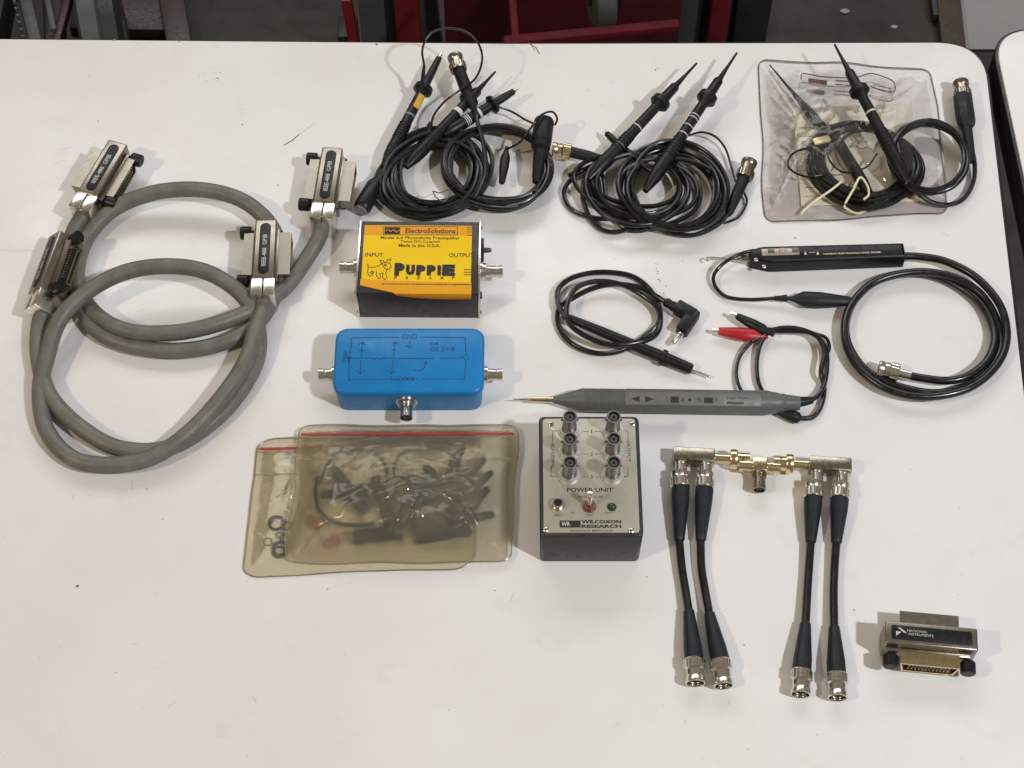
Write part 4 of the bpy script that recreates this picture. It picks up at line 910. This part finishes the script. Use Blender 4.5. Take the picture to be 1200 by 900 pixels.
tx.box(Mf, 137 * f, 146 * f, -2.4, 2.2, zt, zt + .5); tx.box(Mf, 176 * f, 186 * f, -2.4, 1.8, zt, zt + .5); tx.lathe(Mf @ T(159 * f, 0, zt) @ VERT, [(0, 0), (0, 1.2), (.3, 1.1), (.3, 0)], 10)
put_text(tx, Mf, 'TTL', 131 * f, -1.6, 134 * f, 1.6, zt); put_text(tx, Mf, 'ON', 149 * f, -1.6, 152 * f, 1.6, zt); put_text(tx, Mf, 'PULSE', 168 * f, -1.4, 173 * f, 1.4, zt); put_text(tx, Mf, 'REP', 188 * f, -1.4, 191.5 * f, 1.4, zt)
put_text(tx, Mf, 'Logic Pulser', 203 * f, .4, 228 * f, 2.9, zt); fine_print(tx, Mf, 203 * f, 221 * f, -2, 1.3, zt, 9)
tx.build('lettering', INK, ip, smooth=False)
wire(pl, [(930, 471, 8), (945, 470, 7), (958, 464, 6), (966, 450, 5), (969, 430, 5), (968, 410, 5), (958, 395, 6), (942, 387, 8), (925, 384, 9), (908, 386, 8), (892, 394, 6), (880, 400, 6)], 1.9, name='lead', n=9)
turned(pl, 'strain_relief', (930, 472), (952, 469), 8, 7, [(0, 0), (0, 4.4), (.6, 3.6), (1, 2.6), (1, 0)], RUBBER, 12)
turned(pl, 'lead_boot', (909, 481), (938, 491), 5, 5, [(0, 0), (0, 2.2), (.2, 3.2), (.75, 4.8), (.9, 4.4), (1, 2.6), (1, 0)], RUBBER, 12)
wire(pl, [(936, 490, 4), (952, 489, 3), (962, 476, 3), (966, 455, 3), (962, 436, 8), (966, 415, 9), (962, 400, 9), (950, 390, 9), (930, 388, 8), (912, 388, 7), (898, 386, 6)], 1.9, name='lead', n=9)
wire(pl, [(893, 393, 6), (878, 404, 5), (866, 420, 3), (863, 440, 3), (869, 458, 5), (882, 470, 4), (892, 482, 4)], 1.4, name='lead')
wire(pl, [(900, 390, 6), (891, 405, 5), (887, 425, 4), (889, 448, 4), (898, 466, 4), (906, 480, 4)], 1.6, name='lead')
wire(pl, [(940, 388, 8), (955, 391, 6), (968, 396, 4), (972, 408, 3), (966, 420, 3)], 1.3, name='lead')
REDC = mat('red_clip_boot', (.42, .012, .018), .38)
clip(pl, (900, 395), (842, 388), 6, REDC, 5.4); clip(pl, (907, 393), (863, 370), 8, BLACK, 4.4)

# ------------------------------------------------------------------ test lead with angled plug
tl = thing('test_lead', at(730, 385, 0), 'black coiled test lead with needle probe and angled plug', 'lead')
o, Mx, L = turned(tl, 'probe_handle', (660, 370), (811, 433), 9, 5, [(0, 0), (0, 2.2), (.06, 3.2), (.3, 4.0), (.56, 4.2), (.72, 4.5), (.76, 4.6), (.765, 6.3), (.795, 6.3), (.8, 4.8), (.99, 4.3), (1, 3.4), (1, 0)], BLACK)
MB().lathe(Mx, [(L, 0), (L, 1.1), (L + 14, .9), (L + 16, 0)], 10).build('needle', NICKEL, o)
rb = MB()
for k in range(7): rb.lathe(Mx, [((.59 + .022 * k) * L, 0), ((.59 + .022 * k) * L, 4.7), ((.6 + .022 * k) * L, 4.7), ((.6 + .022 * k) * L, 0)], 14)
rb.build('grip_ribs', BLACK, o)
wire(tl, [(662, 371, 9), (654, 355, 7), (655, 338, 5), (672, 325, 4), (702, 319, 3), (735, 322, 3), (755, 333, 3), (770, 352, 4), (774, 375, 5), (768, 393, 7), (745, 402, 10), (715, 404, 11), (690, 396, 11), (668, 380, 12), (664, 360, 12), (673, 340, 11), (690, 331, 10), (712, 330, 9), (735, 336, 8), (757, 349, 7), (771, 362, 7),
          (772, 378, 5), (758, 392, 3), (730, 410, 3), (700, 414, 3), (672, 404, 3), (656, 385, 3), (655, 362, 4), (672, 349, 5), (695, 338, 6), (720, 333, 7), (750, 337, 7), (772, 349, 8), (786, 357, 8)], 2.1)
turned(tl, 'strain_relief', (779, 353), (800, 366), 8, 7, [(0, 0), (0, 2.8), (.15, 3.8), (.3, 3.4), (.45, 4.1), (.6, 3.7), (.75, 4.4), (1, 4.6), (1, 0)], RUBBER, 14)
Mx, L = along((793, 361), (815, 376), 0)
ap = MB().box(along((792, 359), (816, 373), 6.5)[0], 0, 17.5, -5, 5, -5, 5, 1.4)
ap.box(along((812, 369), (796, 393), 6.5)[0], -3, 19, -5, 5, -4.8, 4.8, 1.4); ap.build('angled_plug', BLACK, tl)
turned(tl, 'plug_pin', (798, 391), (788, 403), 6.5, 6, [(0, 0), (0, 2.6), (.15, 2.6), (.2, 1.9), (.85, 2.1), (1, 1.2), (1, 0)], NICKEL, 12)

# ------------------------------------------------------------------ adapters, tee and four short coaxial cables
def y_adapter(label, pl_, pr_, arm):
    t = thing('double_adapter', at((pl_[0] + pr_[0]) / 2, pl_[1] + 8, 0), label, 'adapter', 'metal double adapters')
    Mx, L = along(pl_, pr_, 0)
    bl = MB().box(Mx, 0, L, -5.5, 5.5, 3, 14, 1.2, 2).build('block', TARN, t)
    for x in (L * .2, L * .8):
        jk = MB().lathe(Mx @ T(x, -5.5, 8.5) @ RZ(-90), [(0, 0), (0, 5), (1.5, 5), (1.5, 4.4), (9, 4.4), (9, 0)], 18).build('socket', NICKEL, t, ang=30)
    a0, d = (L, 1) if arm > 0 else (0, -1)
    Ma = Mx @ T(a0, 0, 8.5) @ RZ(0 if arm > 0 else 180)
    MB().lathe(Ma, [(0, 0), (0, 4), (1, 4), (1, 3.6), (11.5, 3.6), (11.5, 0)], 18).build('barrel', GOLD, t, ang=30)
    cn = MB().lathe(Ma @ T(11.5), [(0, 0), (0, 7), (1, 7.4), (4, 7.4), (5, 7), (5, 5.4), (14, 5.2), (14, 0)], 20).build('coupling_sleeve', GOLD, t, ang=30)
    sl = MB()
    for a in (20, 70, 150, 250): sl.lathe(Ma @ T(20.5, 0, 0) @ RXm(a) @ T(0, 0, 5.0), [(-2.2, 0), (0, 1.5), (2.2, 0)], 8, 1, .4)
    sl.build('bayonet_slots', DARKM, cn)
    return t
y_adapter('metal double adapter at left joining the two left cables', (787.5, 541), (836, 543.5), 1)
y_adapter('metal double adapter at right joining the two right cables', (945.5, 551.5), (995, 554.5), -1)
te = thing('tee_adapter', at(889, 560, 0), 'small golden tee adapter between the two double adapters', 'adapter')
Mx, L = along((868, 545.5), (912, 548.5), 8.5)
MB().box(Mx @ T(L / 2, 0, 0), -5.3, 5.3, -5.3, 5.3, -5.3, 5.3, .8).build('block', GOLD, te)
for a in (0, 180): MB().lathe(Mx @ T(L / 2, 0, 0) @ RZ(a) @ T(5.3), [(0, 0), (0, 4.4), (2, 4.4), (2, 4.9), (4, 4.9), (4, 4.4), (9.5, 4.4), (9.5, 0)], 18).build('arm', GOLD, te, ang=30)
st = bnc_jack(te, Mx @ T(L / 2, -5.3, 0) @ RZ(-90), 14, metal=TARN, nut=False)
def short_cable(label, ctrl, y_top, y_ring, boot_end, boot2, ring2, end):
    """ctrl points of the wire; the rest are pixel points along it"""
    t = thing('short_coaxial_cable', at(*ctrl[len(ctrl) // 2], 0), label, 'cable', 'short black coaxial cables')
    Mx, L = along(y_ring, y_top, 8.5); bnc_plug(t, Mx, NICKEL, .95, 13.5)
    for a, b in ((y_ring, boot_end), (ring2, boot2)):
        turned(t, 'boot', a, b, 8.3, 6, [(0, 0), (0, 6.6), (.25, 6.4), (.9, 4.1), (.97, 3.9), (1, 3.2), (1, 0)], BLUEBLK)
    wire(t, [(*boot_end, 6)] + [(*c_, 5) for c_ in ctrl] + [(*boot2, 6)], 3.0, WIRE, n=12)
    Mx, L = along(ring2, end, 8.3); bnc_plug(t, Mx, NICKEL, 1.0, L)
short_cable('short black coaxial cable leftmost of the four', [(799, 665), (803, 690)], (796, 551), (797.5, 572), (796, 634), (807, 715), (813.5, 773), (815, 801))
short_cable('short black coaxial cable second from left, bending right', [(822, 665), (826, 690)], (826, 552), (825.5, 573), (821, 634), (831, 718), (844, 774), (848, 804))
short_cable('short black coaxial cable third from left', [(948, 665), (946, 695)], (953.5, 562), (953, 584), (950, 636), (944, 730), (939.5, 786), (938, 814))
short_cable('short black coaxial cable rightmost of the four', [(978, 665), (977, 695)], (986, 563), (984, 585), (980, 637), (977.5, 734), (980.5, 790), (981.5, 818))
